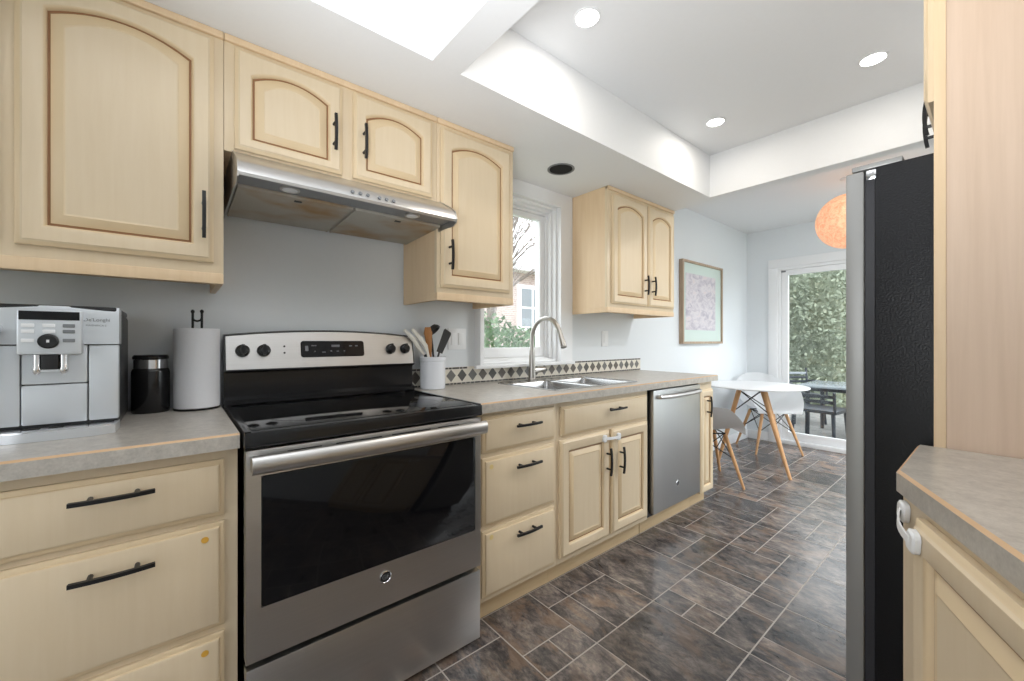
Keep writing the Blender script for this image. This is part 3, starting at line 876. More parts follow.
mb.build('oven_window', 'glass_black', door)
mb = MB()
for (a, b) in ((0.24, 0.33), (0.37, 0.51), (0.545, 0.685), (0.715, 0.80)):
    mb.box(XD - 0.002, XD + 0.0006, a, b, 0.846, 0.853)
mb.build('vent_slots', 'darkvoid', door)
mb = MB(); n_ = 20
pts = [(XD + 0.032 + 0.006 * (1 - (2 * k / n_ - 1) ** 2), 0.152 + 0.746 * k / n_, 0.834) for k in range(n_ + 1)]
mb.tube(pts, 0.0175, 18, squash=1.4)
for yy in (0.162, 0.888): mb.box(XD, XD + 0.040, yy - 0.012, yy + 0.012, 0.815, 0.853, 0, b=0.006)
mb.build('handle', 'steel', door)
def badge(parent, c, r):
    c = Vector(c); n = Vector((1, 0, 0))
    mb = MB(); mb.lathe([(r, 0.0002), (r, 0.003), (r * 0.86, 0.0042), (r * 0.80, 0.0025)], c, n, 28, 0); mb.lathe([(r * 0.80, 0.0024), (r * 0.80, 0.0027)], c, n, 28, 1)
    mb.text('GE', r * 1.05, frame(c + n * 0.0030, (0, 1, 0), (0, 0, 1)), 2)
    return mb.build('badge', ['chrome', 'blackplastic', 'silver_dark'], parent)
badge(door, (XD, 0.522, 0.396), 0.0195)
mb = MB(); mb.box(0.620, XD - 0.002, DY0, DY1, 0.022, 0.282, b=0.004)
mb.build('storage_drawer', 'steel', st)

# ------------------------------------------------------------------ dishwasher
dw = thing('dishwasher', 'stainless dishwasher between the sink cabinet and the narrow end cabinet', 'dishwasher', (0.3, 2.46, 0))
mb = MB(); mb.box(0.02, 0.585, 2.146, 2.764, 0.10, 0.868); mb.build('body', 'seal', dw)
mb = MB(); mb.box(0.586, 0.622, 2.176, 2.757, 0.125, 0.862, b=0.006); dd = mb.build('door', 'steel_v', dw)
mb = MB(); pts = []
for k in range(15):
    s = k / 14; pts.append((0.622 + 0.018 + 0.026 * math.sin(math.pi * s) ** 0.6 if 0 < k < 14 else 0.640, 2.215 + 0.505 * s, 0.822))
mb.tube(pts, 0.013, 12)
for yy in (2.222, 2.713): mb.box(0.622, 0.648, yy - 0.012, yy + 0.012, 0.810, 0.834, b=0.005)
mb.build('handle', 'steel', dd)
badge(dd, (0.622, 2.450, 0.255), 0.0185)
mb = MB(); mb.box(0.30, 0.546, 2.146, 2.764, 0.0005, 0.0995); mb.build('toe_kick', 'kick', dw)

# ------------------------------------------------------------------ range hood
hd = thing('range_hood', 'stainless range hood under the short wall cabinet, over the cooktop', 'range hood', (0.25, 0.52, 1.635))
HY0, HY1 = 0.140, 0.898
def tilt(mb):
    for v in mb.bm.verts: v.co.z += 0.018 * v.co.x / 0.472
    return mb
mb = MB()
prof = [(0.005, 1.770), (0.352, 1.770), (0.458, 1.712), (0.480, 1.694), (0.492, 1.662), (0.490, 1.653), (0.484, 1.653), (0.472, 1.668), (0.005, 1.650)]
mb.loft([[(x, y, z) for x, z in prof] for y in (HY0 + 0.004, HY1 - 0.004)], 0)
mb.build('shell', 'steel', hd)
for ye, s in ((HY0, 1), (HY1, -1)):
    mb = MB()
    cp = [(0.003, 1.772), (0.354, 1.772), (0.460, 1.715), (0.482, 1.697), (0.494, 1.663), (0.488, 1.648), (0.462, 1.638), (0.40, 1.641), (0.30, 1.638), (0.003, 1.633)]
    mb.loft([[(x, ye, z) for x, z in cp], [(x, ye + s * 0.004, z) for x, z in cp]]); mb.build('end_cap', 'steel', hd)
mb = MB(); mb.box(0.38, 0.472, HY0 + 0.005, HY1 - 0.005, 1.6465, 1.6498); tilt(mb).build('lamp_strip', 'lamp_strip', hd)
for (a, b) in ((HY0 + 0.012, 0.514), (0.524, HY1 - 0.012)):
    mb = MB(); mb.box(0.03, 0.372, a, b, 1.6395, 1.6498, b=0.002); mb.box(0.03, 0.372, a, a + 0.006, 1.638, 1.640); mb.box(0.03, 0.372, b - 0.006, b, 1.638, 1.640)
    flt = tilt(mb).build('grease_filter', 'filter', hd)
    mb = MB(); mb.box(0.335, 0.348, (a + b) / 2 - 0.012, (a + b) / 2 + 0.012, 1.6365, 1.6394, b=0.001); tilt(mb).build('catch', 'blackplastic', flt)
for yy in (0.292, 0.730):
    mb = MB(); mb.lathe([(0.030, 0), (0.030, -0.004), (0.024, -0.005)], (0.424, yy, 1.6464), (0, 0, 1), 24); l = tilt(mb).build('lamp_ring', 'steel', hd)
    mb = MB(); mb.lathe([(0.023, -0.0052), (0.012, -0.008)], (0.424, yy, 1.6464), (0, 0, 1), 20); tilt(mb).build('lens', 'white', l)
fn = Vector((0.034, 0, 0.012)).normalized()
for k, yy in enumerate((0.475, 0.502, 0.529, 0.571, 0.598, 0.625)):
    mb = MB(); mb.lathe([(0.0065, 0), (0.0065, 0.003), (0.005, 0.004)], (0.4862, yy, 1.679), fn, 14); mb.build('button', 'silver_dark', hd)

# ------------------------------------------------------------------ on the left worktop
ZC = 0.9145
cm = thing('coffee_machine', 'silver espresso machine on the left worktop beside the black canister', 'coffee machine', (0.2, -0.245, ZC))
CY0, CY1 = -0.362, -0.122
mb = MB(); mb.box(0.045, 0.345, CY0 + 0.002, CY1 - 0.002, ZC + 0.004, 1.236, b=0.010); mb.build('body', 'body_dark', cm)
mb = MB(); mb.box(0.05, 0.362, CY0 + 0.006, CY1 - 0.004, 1.236, 1.252, b=0.005); mb.build('lid', 'blackplastic', cm)
def shellp(y0, y1, z0, z1, x1=0.360, nm='front_panel', b=0.004, x0=0.335):
    mb = MB(); mb.box(x0, x1, y0, y1, z0, z1, b=b); return mb.build(nm, 'silver', cm)
mb = MB()
mb.loft([[(x, y, z) for x, y, z in ((0.30, CY1 + 0.0005, z), (0.30, CY0 - 0.0005, z), (0.362 + d_, CY0 - 0.0005, z), (0.366 + d_, (CY0 + CY1) / 2, z), (0.362 + d_, CY1 + 0.0005, z))] for z, d_ in ((1.150, 0.0), (1.232, 0.002), (1.250, -0.004))])
top = mb.build('upper_shell', 'silver', cm)
shellp(-0.181, CY1, 0.944, 1.1475); shellp(CY0, -0.301, 0.944, 1.1475)
shellp(-0.299, -0.183, 1.0475, 1.1475); shellp(-0.299, -0.183, 0.944, 1.0455, 0.361)
# control block
mb = MB(); mb.box(0.345, 0.388, -0.302, -0.190, 1.124, 1.238, b=0.006); blk = mb.build('control_block', 'silver', cm)
mb = MB(); mb.box(0.386, 0.3895, -0.298, -0.194, 1.212, 1.234, b=0.001); mb.build('display', 'glass_black', blk)
for cidx, yy in enumerate((-0.283, -0.248, -0.213)):
    for ridx, zz in enumerate((1.198, 1.183, 1.160)):
        if cidx == 1 and ridx == 2: continue
        mb = MB(); mb.box(0.387, 0.3905, yy - 0.011, yy + 0.011, zz - 0.0045, zz + 0.0045, b=0.0015)
        mb.build('button', 'white' if cidx < 2 else 'silver_dark', blk)
mb = MB(); mb.lathe([(0.0185, 0.0), (0.0185, 0.008), (0.015, 0.011)], (0.3875, -0.248, 1.158), NX, 28); kn = mb.build('dial', 'blackplastic', cm)
mb = MB(); mb.box(0.3985, 0.3995, -0.2505, -0.2455, 1.155, 1.162); mb.build('dial_mark', 'white', kn)
# spout block
mb = MB(); mb.box(0.355, 0.384, -0.262, -0.232, 1.086, 1.1235, b=0.003); sp = mb.build('spout_block', 'blackplastic', cm)
for yy in (-0.270, -0.224):
    mb = MB(); mb.lathe([(0.0075, 1.1235), (0.0075, 1.092), (0.009, 1.088), (0.007, 1.078), (0.004, 1.074)], (0.376, yy, 0), (0, 0, 1), 16); mb.build('spout', 'chrome', sp)
mb = MB(); mb.box(0.366, 0.380, -0.268, -0.226, 1.080, 1.0855); mb.build('spout_bridge', 'chrome', sp)
# drip tray with chamfered corners
mb = MB()
tp = [(0.33, CY0), (0.405, CY0), (0.440, CY0 + 0.055), (0.444, -0.247), (0.440, -0.160), (0.422, -0.124), (0.33, -0.122)]
mb.prism(tp, lambda a, b, h: (a, b, h), ZC, 0.936); mb.build('drip_tray', 'silver', cm)
mb = MB(); mb.prism([(0.345, CY0 + .012), (0.398, CY0 + .012), (0.430, CY0 + 0.06), (0.434, -0.247), (0.430, -0.165), (0.414, -0.131), (0.345, -0.130)], lambda a, b, h: (a, b, h), 0.9362, 0.9385)
gr_ = mb.build('drip_grille', 'chrome', cm)
mb = MB()
for yy in (-0.275, -0.235): mb.box(0.375, 0.40, yy - 0.013, yy + 0.013, 0.9384, 0.9392)
mb.build('grille_slots', 'darkvoid', gr_)
# steam wand at the left
mb = MB(); mb.tube([(0.362, -0.338, 1.19), (0.392, -0.338, 1.18), (0.396, -0.338, 1.14), (0.400, -0.338, 1.05)], [0.012, 0.013, 0.010, 0.007], 12); mb.build('steam_wand', 'chrome', cm)
# maker's lettering
mb = MB(); mb.text("De'Longhi", 0.0125, frame((0.3655, -0.1645, 1.2155), (0, 1, 0.0), (0, 0, 1)), 0, 0.0003); mb.build('lettering', 'silver_dark', top)
mb = MB(); mb.text("MAGNIFICA S", 0.0065, frame((0.3652, -0.1660, 1.2005), (0, 1, 0.0), (0, 0, 1)), 0, 0.0003); mb.build('lettering', 'silver_dark', top)

cn = thing('canister', 'black lidded canister between the coffee machine and the paper towels', 'canister', (0.062, -0.066, ZC))
mb = MB(); mb.lathe([(0.048, ZC), (0.0505, ZC + 0.004), (0.0505, ZC + 0.138), (0.049, ZC + 0.144), (0.046, ZC + 0.150)], (0.062, -0.066, 0), (0, 0, 1), 36); mb.build('jar', 'enamel', cn)
mb = MB(); mb.lathe([(0.0455, ZC + 0.1505), (0.0455, ZC + 0.180), (0.0475, ZC + 0.182)], (0.062, -0.066, 0), (0, 0, 1), 36); mb.build('collar', 'chrome', cn)
mb = MB(); mb.lathe([(0.0475, ZC + 0.1825), (0.048, ZC + 0.190), (0.044, ZC + 0.196), (0.020, ZC + 0.197)], (0.062, -0.066, 0), (0, 0, 1), 36); mb.build('lid', 'enamel', cn)

TX, TYY, TR = 0.075, 0.060, 0.067
ph = thing('towel_holder', 'black wire paper towel holder with a U-shaped top, beside the range', 'paper towel holder', (TX, TYY, ZC))
mb = MB(); mb.lathe([(TR, ZC), (TR, ZC + 0.004), (0.01, ZC + 0.006)], (TX, TYY, 0), (0, 0, 1), 40); mb.build('base', 'wire', ph)
mb = MB()
q = 0.0165
ux, uy = 0.64, 0.77
def up(s, z): return (TX + ux * s, TYY + uy * s, z)
mb.tube([up(-q, ZC + 0.004), up(-q, 1.262)], 0.0038, 8); mb.tube([up(q, ZC + 0.004), up(q, 1.262)], 0.0038, 8)
mb.tube([up(-q, 1.240), up(-q * 0.7, 1.233), up(0, 1.230), up(q * 0.7, 1.233), up(q, 1.240)], 0.0036, 8)
for s in (-q, q): mb.lathe([(0.002, 1.258), (0.0058, 1.262), (0.0058, 1.268), (0.002, 1.272)], up(s, 0), (0, 0, 1), 10)
mb.build('rod', 'wire', ph)
m, t, p = newmat('paper_towel')
f = noise(t, coords(t), 90, 3); p.inputs['Base Color'].default_value = (0.82, 0.83, 0.86, 1); p.inputs['Roughness'].default_value = 0.9; bump(t, p, f, 0.25, 0.002)
M['paper'] = m
mb = MB()
z0, z1 = ZC + 0.0065, 1.203
prof = [(0.022, z0), (TR - 0.002, z0), (TR, z0 + 0.003), (TR, z1 - 0.003), (TR - 0.002, z1), (0.022, z1)]
mb.lathe(prof + [prof[0]], (TX, TYY, 0), (0, 0, 1), 48, cap0=False, cap1=False)
tag(mb.build('paper_towel_roll', 'paper'), 'white paper towel roll on the black wire holder', 'paper towel')

# ------------------------------------------------------------------ crock of utensils
CXX, CYY, CR = 0.074, 1.013, 0.064
mb = MB()
prof = [(0.05, ZC), (CR - 0.003, ZC), (CR, ZC + 0.004), (CR, 1.055), (CR + 0.004, 1.058), (CR + 0.005, 1.074), (CR + 0.001, 1.078), (CR - 0.006, 1.074), (CR - 0.008, ZC + 0.012), (0.02, ZC + 0.010)]
mb.lathe(prof, (CXX, CYY, 0), (0, 0, 1), 40)
tag(mb.build('utensil_crock', 'mug'), 'white ceramic crock of utensils on the worktop beside the range', 'crock')
GU = 'utensils in the white crock'
t1 = thing('tongs', 'off-white tongs leaning left out of the white crock', 'tongs', (0.075, 0.99, 0.95), group=GU)
for s in (0, 1):
    mb = MB()
    a = Vector((0.075 + 0.014 * s, 1.005 + .012 * s, 0.96)); b = Vector((0.080 + 0.01 * s, 0.958 + 0.018 * s, 1.095)); c_ = Vector((0.090 + .012 * s, 0.900 + 0.033 * s, 1.165)); e = Vector((0.088, 0.850 + 0.042 * s, 1.212 + .004 * s))
    pts = [a, b, (b + c_) / 2 + Vector((0, -0.004 + .012 * s, 0)), c_, e]
    mb.tube(pts, [0.005, 0.007, 0.012, 0.013, 0.007], 10, squash=0.45); mb.build('arm', 'mesh_white', t1)
mb = MB(); mb.tube([(0.080, 1.005, 0.955), (0.082, 0.965, 1.090)], 0.008, 8); mb.build('grip', 'blackplastic', t1)
mb = MB(); mb.tube([(0.062, 1.018, 0.94), (0.066, 1.004, 1.07), (0.067, 0.996, 1.14), (0.068, 0.990, 1.20), (0.068, 0.988, 1.228)], [0.005, 0.007, 0.016, 0.024, 0.016], 14, squash=0.35)
tag(mb.build('wooden_spatula', 'spoonwood'), 'brown wooden spatula standing upright in the white crock', 'spatula', GU)
ld = thing('ladle', 'black ladle with round bowl at the back of the white crock', 'ladle', (0.05, 1.01, 0.95), group=GU)
mb = MB(); mb.tube([(0.050, 1.040, 0.94), (0.044, 1.034, 1.07), (0.034, 1.032, 1.13), (0.030, 1.024, 1.19), (0.036, 1.020, 1.215)], [0.005, 0.005, 0.006, 0.008, 0.008], 10); mb.build('handle', 'rubber_grey', ld)
mb = MB(); mb.lathe([(0.004, -0.026), (0.022, -0.020), (0.032, -0.006), (0.034, 0.006), (0.030, 0.006), (0.02, -0.012), (0.004, -0.020)], (0.052, 1.034, 1.215), (0.55, 0.45, -0.7), 24); mb.build('bowl', 'rubber_grey', ld)
sp2 = thing('slotted_turner', 'dark grey turner leaning right out of the white crock', 'turner', (0.08, 1.03, 0.95), group=GU)
mb = MB(); mb.tube([(0.085, 1.010, 0.94), (0.085, 1.035, 1.07), (0.085, 1.048, 1.11)], 0.005, 8); mb.build('handle', 'rubber_grey', sp2)
mb = MB()
p0, p1 = Vector((0.085, 1.045, 1.098)), Vector((0.080, 1.098, 1.208)); dv = (p1 - p0).normalized(); sd = Vector((0.25, 0.97, 0)); sd = (sd - dv * sd.dot(dv)).normalized(); nn = dv.cross(sd)
L_ = (p1 - p0).length
mb.loft([[p0 + dv * (b * L_) + sd * a + nn * h for a, b in ((-0.016, 0), (0.016, 0.0), (0.022, 0.93), (0.018, 1.0), (-0.018, 1.06), (-0.022, 1.0))] for h in (-0.0015, 0.0015)]); mb.build('blade', 'rubber_grey', sp2)

# ------------------------------------------------------------------ switch, outlet, picture
sw = thing('light_switch', 'white double switch plate on the wall beside the utensil crock', 'light switch', (0, 1.208, 1.168))
mb = MB(); mb.box(-0.0075, -0.002, 1.150, 1.266, 1.110, 1.226, b=0.002); mb.build('plate', 'white', sw)
for yy in (1.185, 1.231): mb = MB(); mb.box(-0.0019, 0.002, yy - 0.017, yy + 0.017, 1.135, 1.201, b=0.0015); mb.build('rocker', 'vinyl', sw)
ou = thing('wall_outlet', 'white wall outlet under the cabinet right of the window', 'outlet', (0, 2.533, 1.17))
mb = MB(); mb.box(-0.0075, -0.002, 2.495, 2.571, 1.115, 1.232, b=0.002); mb.build('plate', 'white', ou)
mb = MB(); mb.box(-0.0019, 0.001, 2.516, 2.550, 1.140, 1.207, b=0.001); mb.build('socket', 'vinyl', ou)

pc = thing('picture_frame', 'framed abstract print with mint mat on the dining room wall', 'picture', (0, 4.08, 1.13))
PY0, PY1, PZ0, PZ1 = 3.660, 4.515, 1.128, 1.930
mb = MB()
fw = 0.022
for (a, b, c, e) in ((PY0, PY0 + fw, PZ0, PZ1), (PY1 - fw, PY1, PZ0, PZ1), (PY0 + fw, PY1 - fw, PZ0, PZ0 + fw), (PY0 + fw, PY1 - fw, PZ1 - fw, PZ1)):
    mb.box(-0.0075, 0.034, a, b, c, e, b=0.0015)
mb.build('frame', 'frame_wood', pc)
mb = MB(); mb.box(-0.004, 0.018, PY0 + fw - .002, PY1 - fw + .002, PZ0 + fw - .002, PZ1 - fw + .002); mb.build('mat_board', 'mat_mint', pc)
mb = MB(); mb.box(0.0181, 0.0195, PY0 + 0.075, PY1 - 0.150, PZ0 + 0.135, PZ1 - 0.120); mb.build('print', 'print', pc)

# ------------------------------------------------------------------ fridge, tall panel, corner cabinet on the right
fr = thing('refrigerator', 'black-sided refrigerator with a grey door standing behind the tall panel', 'refrigerator', (2.08, 1.75, 0))
FY0, FY1 = 1.395, 2.125; FTOP = 1.610
mb = MB(); mb.box(1.722, 2.440, FY0, FY1, 0.02, FTOP, b=0.004)
for xx in (1.76, 2.40):
    for yy in (FY0 + 0.05, FY1 - 0.05): mb.lathe([(0.018, 0), (0.018, 0.021)], (xx, yy, 0), (0, 0, 1), 10)
mb.build('body', 'fridge_side', fr)
mb = MB(); mb.box(1.702, 1.7215, FY0 + 0.010, FY1 - 0.010, 0.06, FTOP - 0.012); mb.build('gasket', 'seal', fr)
mb = MB(); mb.box(1.664, 1.7015, FY0 - 0.002, FY1 + 0.002, 0.06, FTOP - 0.004, b=0.004); dd = mb.build('door', 'fridge_grey', fr)
mb = MB(); hy = FY1 - 0.06; mb.tube([(1.62, hy, 0.66), (1.62, hy, 1.30)], 0.011, 10)
for zz in (0.72, 1.24): mb.tube([(1.62, hy, zz), (1.6645, hy, zz)], 0.008, 8)
mb.build('handle', 'steel_v', dd)
mb = MB(); mb.box(1.675, 1.775, FY0 + 0.004, FY0 + 0.05, FTOP + 0.0005, FTOP + 0.014, b=0.003); mb.build('hinge_cover', 'fridge_grey', fr)
mb = MB(); mb.box(1.706, 1.726, FY0 - 0.0035, FY0 + 0.012, FTOP - 0.030, FTOP - 0.006, b=0.002); mb.build('hinge', 'chrome', fr)

tpn = thing('tall_end_panel', 'tall plain maple panel enclosing the refrigerator, above the right worktop', 'panel', (2.14, 1.364, 0))
mb = MB(); mb.box(1.852, 2.4545, 1.356, 1.376, 0.0005, 2.1445); mb.build('panel', 'panel', tpn)
mb = MB(); mb.box(1.832, 1.8518, 1.353, 1.377, 0.0005, 2.1445, b=0.0015); mb.build('stile', 'side', tpn)

oc = thing('wall_cabinet', 'maple cabinet over the refrigerator, seen edge-on with a black pull', 'cabinet', (2.14, 1.75, 1.73))
mb = MB(); mb.box(1.832, 2.4545, 1.3775, 2.15, 1.735, 2.1445); mb.build('body', 'side', oc)
d = raised_door('door', oc, (1.8318, 1.755, 1.728), (0, -1, 0), (-1, 0, 0), 0.372, 0.405, 0.03)
pull(d, (1.8118, 1.725, 1.828), (0, 0, 1), (-1, 0, 0), 0.112, 0.026)
d = raised_door('door', oc, (1.8318, 2.140, 1.728), (0, -1, 0), (-1, 0, 0), 0.372, 0.405, 0.03)
pull(d, (1.8118, 1.805, 1.828), (0, 0, 1), (-1, 0, 0), 0.132)

# angled corner worktop and cabinet
Tv = Vector((0.409, -0.912, 0)).normalized(); Nv = Vector((-0.912, -0.409, 0)).normalized()
P0 = Vector((1.804, 1.057, 0))
E3 = P0 + Tv * 0.90
poly = [(1.805, 1.3525), (P0.x, P0.y), (E3.x, E3.y), (2.4545, E3.y - 0.02), (2.4545, 1.3525)]
wk = MB(); worktop(wk, poly, [1, 1, 1, 0, 0])
tag(wk.build('worktop', ['laminate', 'edge_strip']), 'small grey laminate worktop with an angled corner in front of the tall panel', 'worktop')
cc = thing('base_cabinet', 'cream cabinet under the angled worktop at the lower right corner', 'cabinet', (2.2, 0.9, 0))
F0 = P0 - Nv * 0.010                      # carcass face line
Fe = F0 + Tv * 0.86
mb = MB()
body = [(1.812, 1.350), (F0.x, F0.y), (Fe.x, Fe.y), (2.45, Fe.y), (2.45, 1.350)]
mb.prism(body, lambda a, b, h: (a, b, h), 0.105, 0.8735); mb.build('body', 'cream', cc)
kb = [(1.90, 1.345), (F0.x + .07, F0.y - .01), (Fe.x + .07, Fe.y + .03), (2.45, Fe.y + .03), (2.45, 1.345)]
mb = MB(); mb.prism(kb, lambda a, b, h: (a, b, h), 0.0005, 0.1045); mb.build('toe_kick', 'kick', cc)
d = raised_door('door', cc, F0 + Tv * 0.088 + Vector((0, 0, 0.115)), Tv, Nv, 0.38, 0.742, 0, 0.050, 0.06, 0.055)
d2 = raised_door('door', cc, F0 + Tv * 0.475 + Vector((0, 0, 0.115)), Tv, Nv, 0.37, 0.742, 0, 0.062, 0.06, 0.055)
pull(d2, F0 + Tv * 0.51 + Nv * 0.02 + Vector((0, 0, 0.70)), (0, 0, 1), Nv)
child_lock(F0 + Nv * 0.0005 + Tv * 0.018 + Vector((0, 0, 0.842)), F0 + Nv * 0.0205 + Tv * 0.118 + Vector((0, 0, 0.826)), Nv, 'white child lock strap on the cabinet corner at the right')

# ------------------------------------------------------------------ ceiling lights
spots = [((0.894, 1.245), 'recessed ceiling light nearest the camera, beside the cross beam'), ((0.874, 2.414), 'recessed ceiling light in the tray nearest the far left corner'),
         ((1.565, 2.420), 'recessed ceiling light in the tray above the refrigerator'), ((1.565, 1.245), 'recessed ceiling light in the tray above the tall panel')]
for (x, y), lb in spots:
    r_ = thing('recessed_light', lb, 'ceiling light', (x, y, ZT), group='recessed lights in the ceiling tray')
    mb = MB(); mb.lathe([(0.052, -0.0004), (0.052, -0.004), (0.045, -0.006), (0.0445, -0.002)], (x, y, ZT), (0, 0, 1), 32); mb.build('trim_ring', 'trim', r_)
    mb = MB(); mb.lathe([(0.0440, -0.0015), (0.0440, -0.0035), (0.03, -0.0045)], (x, y, ZT), (0, 0, 1), 28); mb.build('lens', 'lamp', r_)
    ld_ = bpy.data.lights.new('bulb', 'AREA'); ld_.shape = 'DISK'; ld_.size = 0.085; ld_.energy = LAMP_W; ld_.color = (1.0, 0.93, 0.84)
    lo_ = bpy.data.objects.new('bulb', ld_); C.objects.link(lo_); lo_.parent = r_; lo_.location = (0, 0, -0.008)
for (x, y), lb in (((2.05, 3.45), 'recessed ceiling light over the dining area behind the refrigerator'), ((2.75, 3.6), 'recessed ceiling light over the dining area by the right wall window'), ((2.75, 4.7), 'recessed ceiling light over the dining area near the far right corner')):  # unseen lamps added to brighten the dining area
    r_ = thing('recessed_light', lb, 'ceiling light', (x, y, ZT + 0.008), group='recessed lights over the dining area')
    mb = MB(); mb.lathe([(0.052, -0.0004), (0.052, -0.004), (0.045, -0.006), (0.0445, -0.002)], (x, y, ZT + 0.008), (0, 0, 1), 32); mb.build('trim_ring', 'trim', r_)
    mb = MB(); mb.lathe([(0.0440, -0.0015), (0.0440, -0.0035), (0.03, -0.0045)], (x, y, ZT + 0.008), (0, 0, 1), 28); mb.build('lens', 'lamp', r_)
    ld_ = bpy.data.lights.new('bulb', 'AREA'); ld_.shape = 'DISK'; ld_.size = 0.085; ld_.energy = DINING_FILL_W; ld_.color = (0.96, 0.98, 1.0)
    lo_ = bpy.data.objects.new('bulb', ld_); C.objects.link(lo_); lo_.parent = r_; lo_.location = (0, 0, -0.008)
ds = thing('recessed_light', 'unlit black recessed light in the soffit above the window', 'ceiling light', (0.32, 1.702, ZS))
mb = MB(); mb.lathe([(0.078, -0.0004), (0.078, -0.004), (0.070, -0.005), (0.066, -0.001)], (0.32, 1.702, ZS), (0, 0, 1), 36); mb.build('trim_ring', 'silver_dark', ds)
mb = MB(); mb.lathe([(0.0655, -0.0008), (0.0655, -0.0030)], (0.32, 1.702, ZS), (0, 0, 1), 32); mb.build('baffle', 'darkvoid', ds)

pg = thing('pendant_lamp', 'glowing orange woven globe pendant hanging in the dining area', 'pendant lamp', (1.17, 4.07, 2.10))
mb = MB()
prof = [(max(0.002, 0.212 * math.sin(math.pi * k / 24)), -0.212 * math.cos(math.pi * k / 24)) for k in range(25)]
mb.lathe(prof, (1.17, 4.07, 2.10), (0, 0, 1), 48); mb.build('globe_shade', 'globe', pg)
mb = MB(); mb.tube([(1.17, 4.07, 2.310), (1.17, 4.07, 2.43)], 0.004, 8); mb.build('cord', 'white', pg)
mb = MB(); mb.lathe([(0.05, 2.4398), (0.05, 2.428), (0.012, 2.415)], (1.17, 4.07, 0), (0, 0, 1), 24); mb.build('ceiling_rose', 'trim', pg)

# ------------------------------------------------------------------ dining table and shell chairs
tb = thing('dining_table', 'round white table on splayed wooden legs in the dining area', 'table', (0.47, 4.19, 0))
mb = MB(); mb.lathe([(0.38, 0.722), (0.412, 0.726), (0.425, 0.733), (0.423, 0.740), (0.415, 0.742)], (0.455, 4.20, 0), (0, 0, 1), 64); mb.build('tabletop', 'shell_white', tb)
tc_ = Vector((0.48, 4.11, 0))
feet = [Vector((0.818, 3.933, 0)), Vector((0.211, 3.983, 0)), Vector((0.570, 4.620, 0))]
tops = []
for f_, tp_ in zip(feet, (Vector((0.552, 4.098, 0.716)), Vector((0.405, 3.975, 0.716)), Vector((0.512, 4.255, 0.716)))):
    tops.append(tp_)
    mb = MB(); mb.tube([f_ + Vector((0, 0, 0.0)), f_.lerp(tp_, 0.5), tp_], [0.0125, 0.019, 0.021], 14); mb.build('leg', 'dowel', tb)
mb = MB(); mb.lathe([(0.17, 0.714), (0.17, 0.7215)], (tc_.x, tc_.y, 0), (0, 0, 1), 32); mb.build('bracket_plate', 'wire', tb)
for a, b in ((0, 1), (1, 0), (1, 2), (2, 1), (2, 0), (0, 2)):
    lowb = feet[b].lerp(tops[b], 0.70); mb = MB(); mb.tube([tops[a] - Vector((0, 0, .01)), lowb], 0.0045, 8); mb.build('brace', 'wire', tb)

def interp(xs, ys, x):
    for i in range(len(xs) - 1):
        if x <= xs[i + 1]:
            u = (x - xs[i]) / (xs[i + 1] - xs[i]); u = u * u * (3 - 2 * u) * 0.5 + u * 0.5
            return ys[i] + (ys[i + 1] - ys[i]) * u
    return ys[-1]
def shell_mesh():
    vs = [0, 0.05, 0.15, 0.3, 0.45, 0.58, 0.7, 0.85, 0.95, 1.0]
    cy = [0.235, 0.232, 0.19, 0.08, -0.06, -0.17, -0.225, -0.262, -0.285, -0.292]
    cz = [0.420, 0.437, 0.446, 0.432, 0.420, 0.445, 0.54, 0.68, 0.775, 0.800]
    hw = [0.205, 0.22, 0.25, 0.285, 0.30, 0.305, 0.295, 0.25, 0.19, 0.135]
    rise = [0.0, 0.02, 0.09, 0.205, 0.230, 0.205, 0.115, 0.03, -0.01, -0.03]
    wrap = [0, 0, 0, 0.0, 0.02, 0.08, 0.125, 0.09, 0.05, 0.035]
    NU, NV = 20, 30
    g_ = [[None] * (NU + 1) for _ in range(NV + 1)]
    for j in range(NV + 1):
        v = j / NV
        for i in range(NU + 1):
            u = -1 + 2 * i / NU; au = abs(u)
            x = interp(vs, hw, v) * math.copysign(min(1.0, 1.18 * au - 0.18 * au ** 3), u)
            z = interp(vs, cz, v) + interp(vs, rise, v) * au ** 2.8
            y = interp(vs, cy, v) + interp(vs, wrap, v) * au ** 2.2
            g_[j][i] = Vector((x, y, z))
    for _ in range(2):
        h = [r[:] for r in g_]
        for j in range(1, NV):
            for i in range(1, NU):
                h[j][i] = g_[j][i] * 0.5 + (g_[j - 1][i] + g_[j + 1][i] + g_[j][i - 1] + g_[j][i + 1]) * 0.125
            for i in (0, NU): h[j][i] = g_[j][i] * 0.5 + (g_[j - 1][i] + g_[j + 1][i]) * 0.25
        g_ = h
    mb = MB(); V = [[mb.bm.verts.new(p_) for p_ in row] for row in g_]
    for j in range(NV):
        for i in range(NU):
            f_ = mb.bm.faces.new((V[j][i], V[j][i + 1], V[j + 1][i + 1], V[j + 1][i])); f_.smooth = True
    bmesh.ops.solidify(mb.bm, geom=mb.bm.faces[:], thickness=0.008)
    for f_ in mb.bm.faces: f_.smooth = True
    return mb

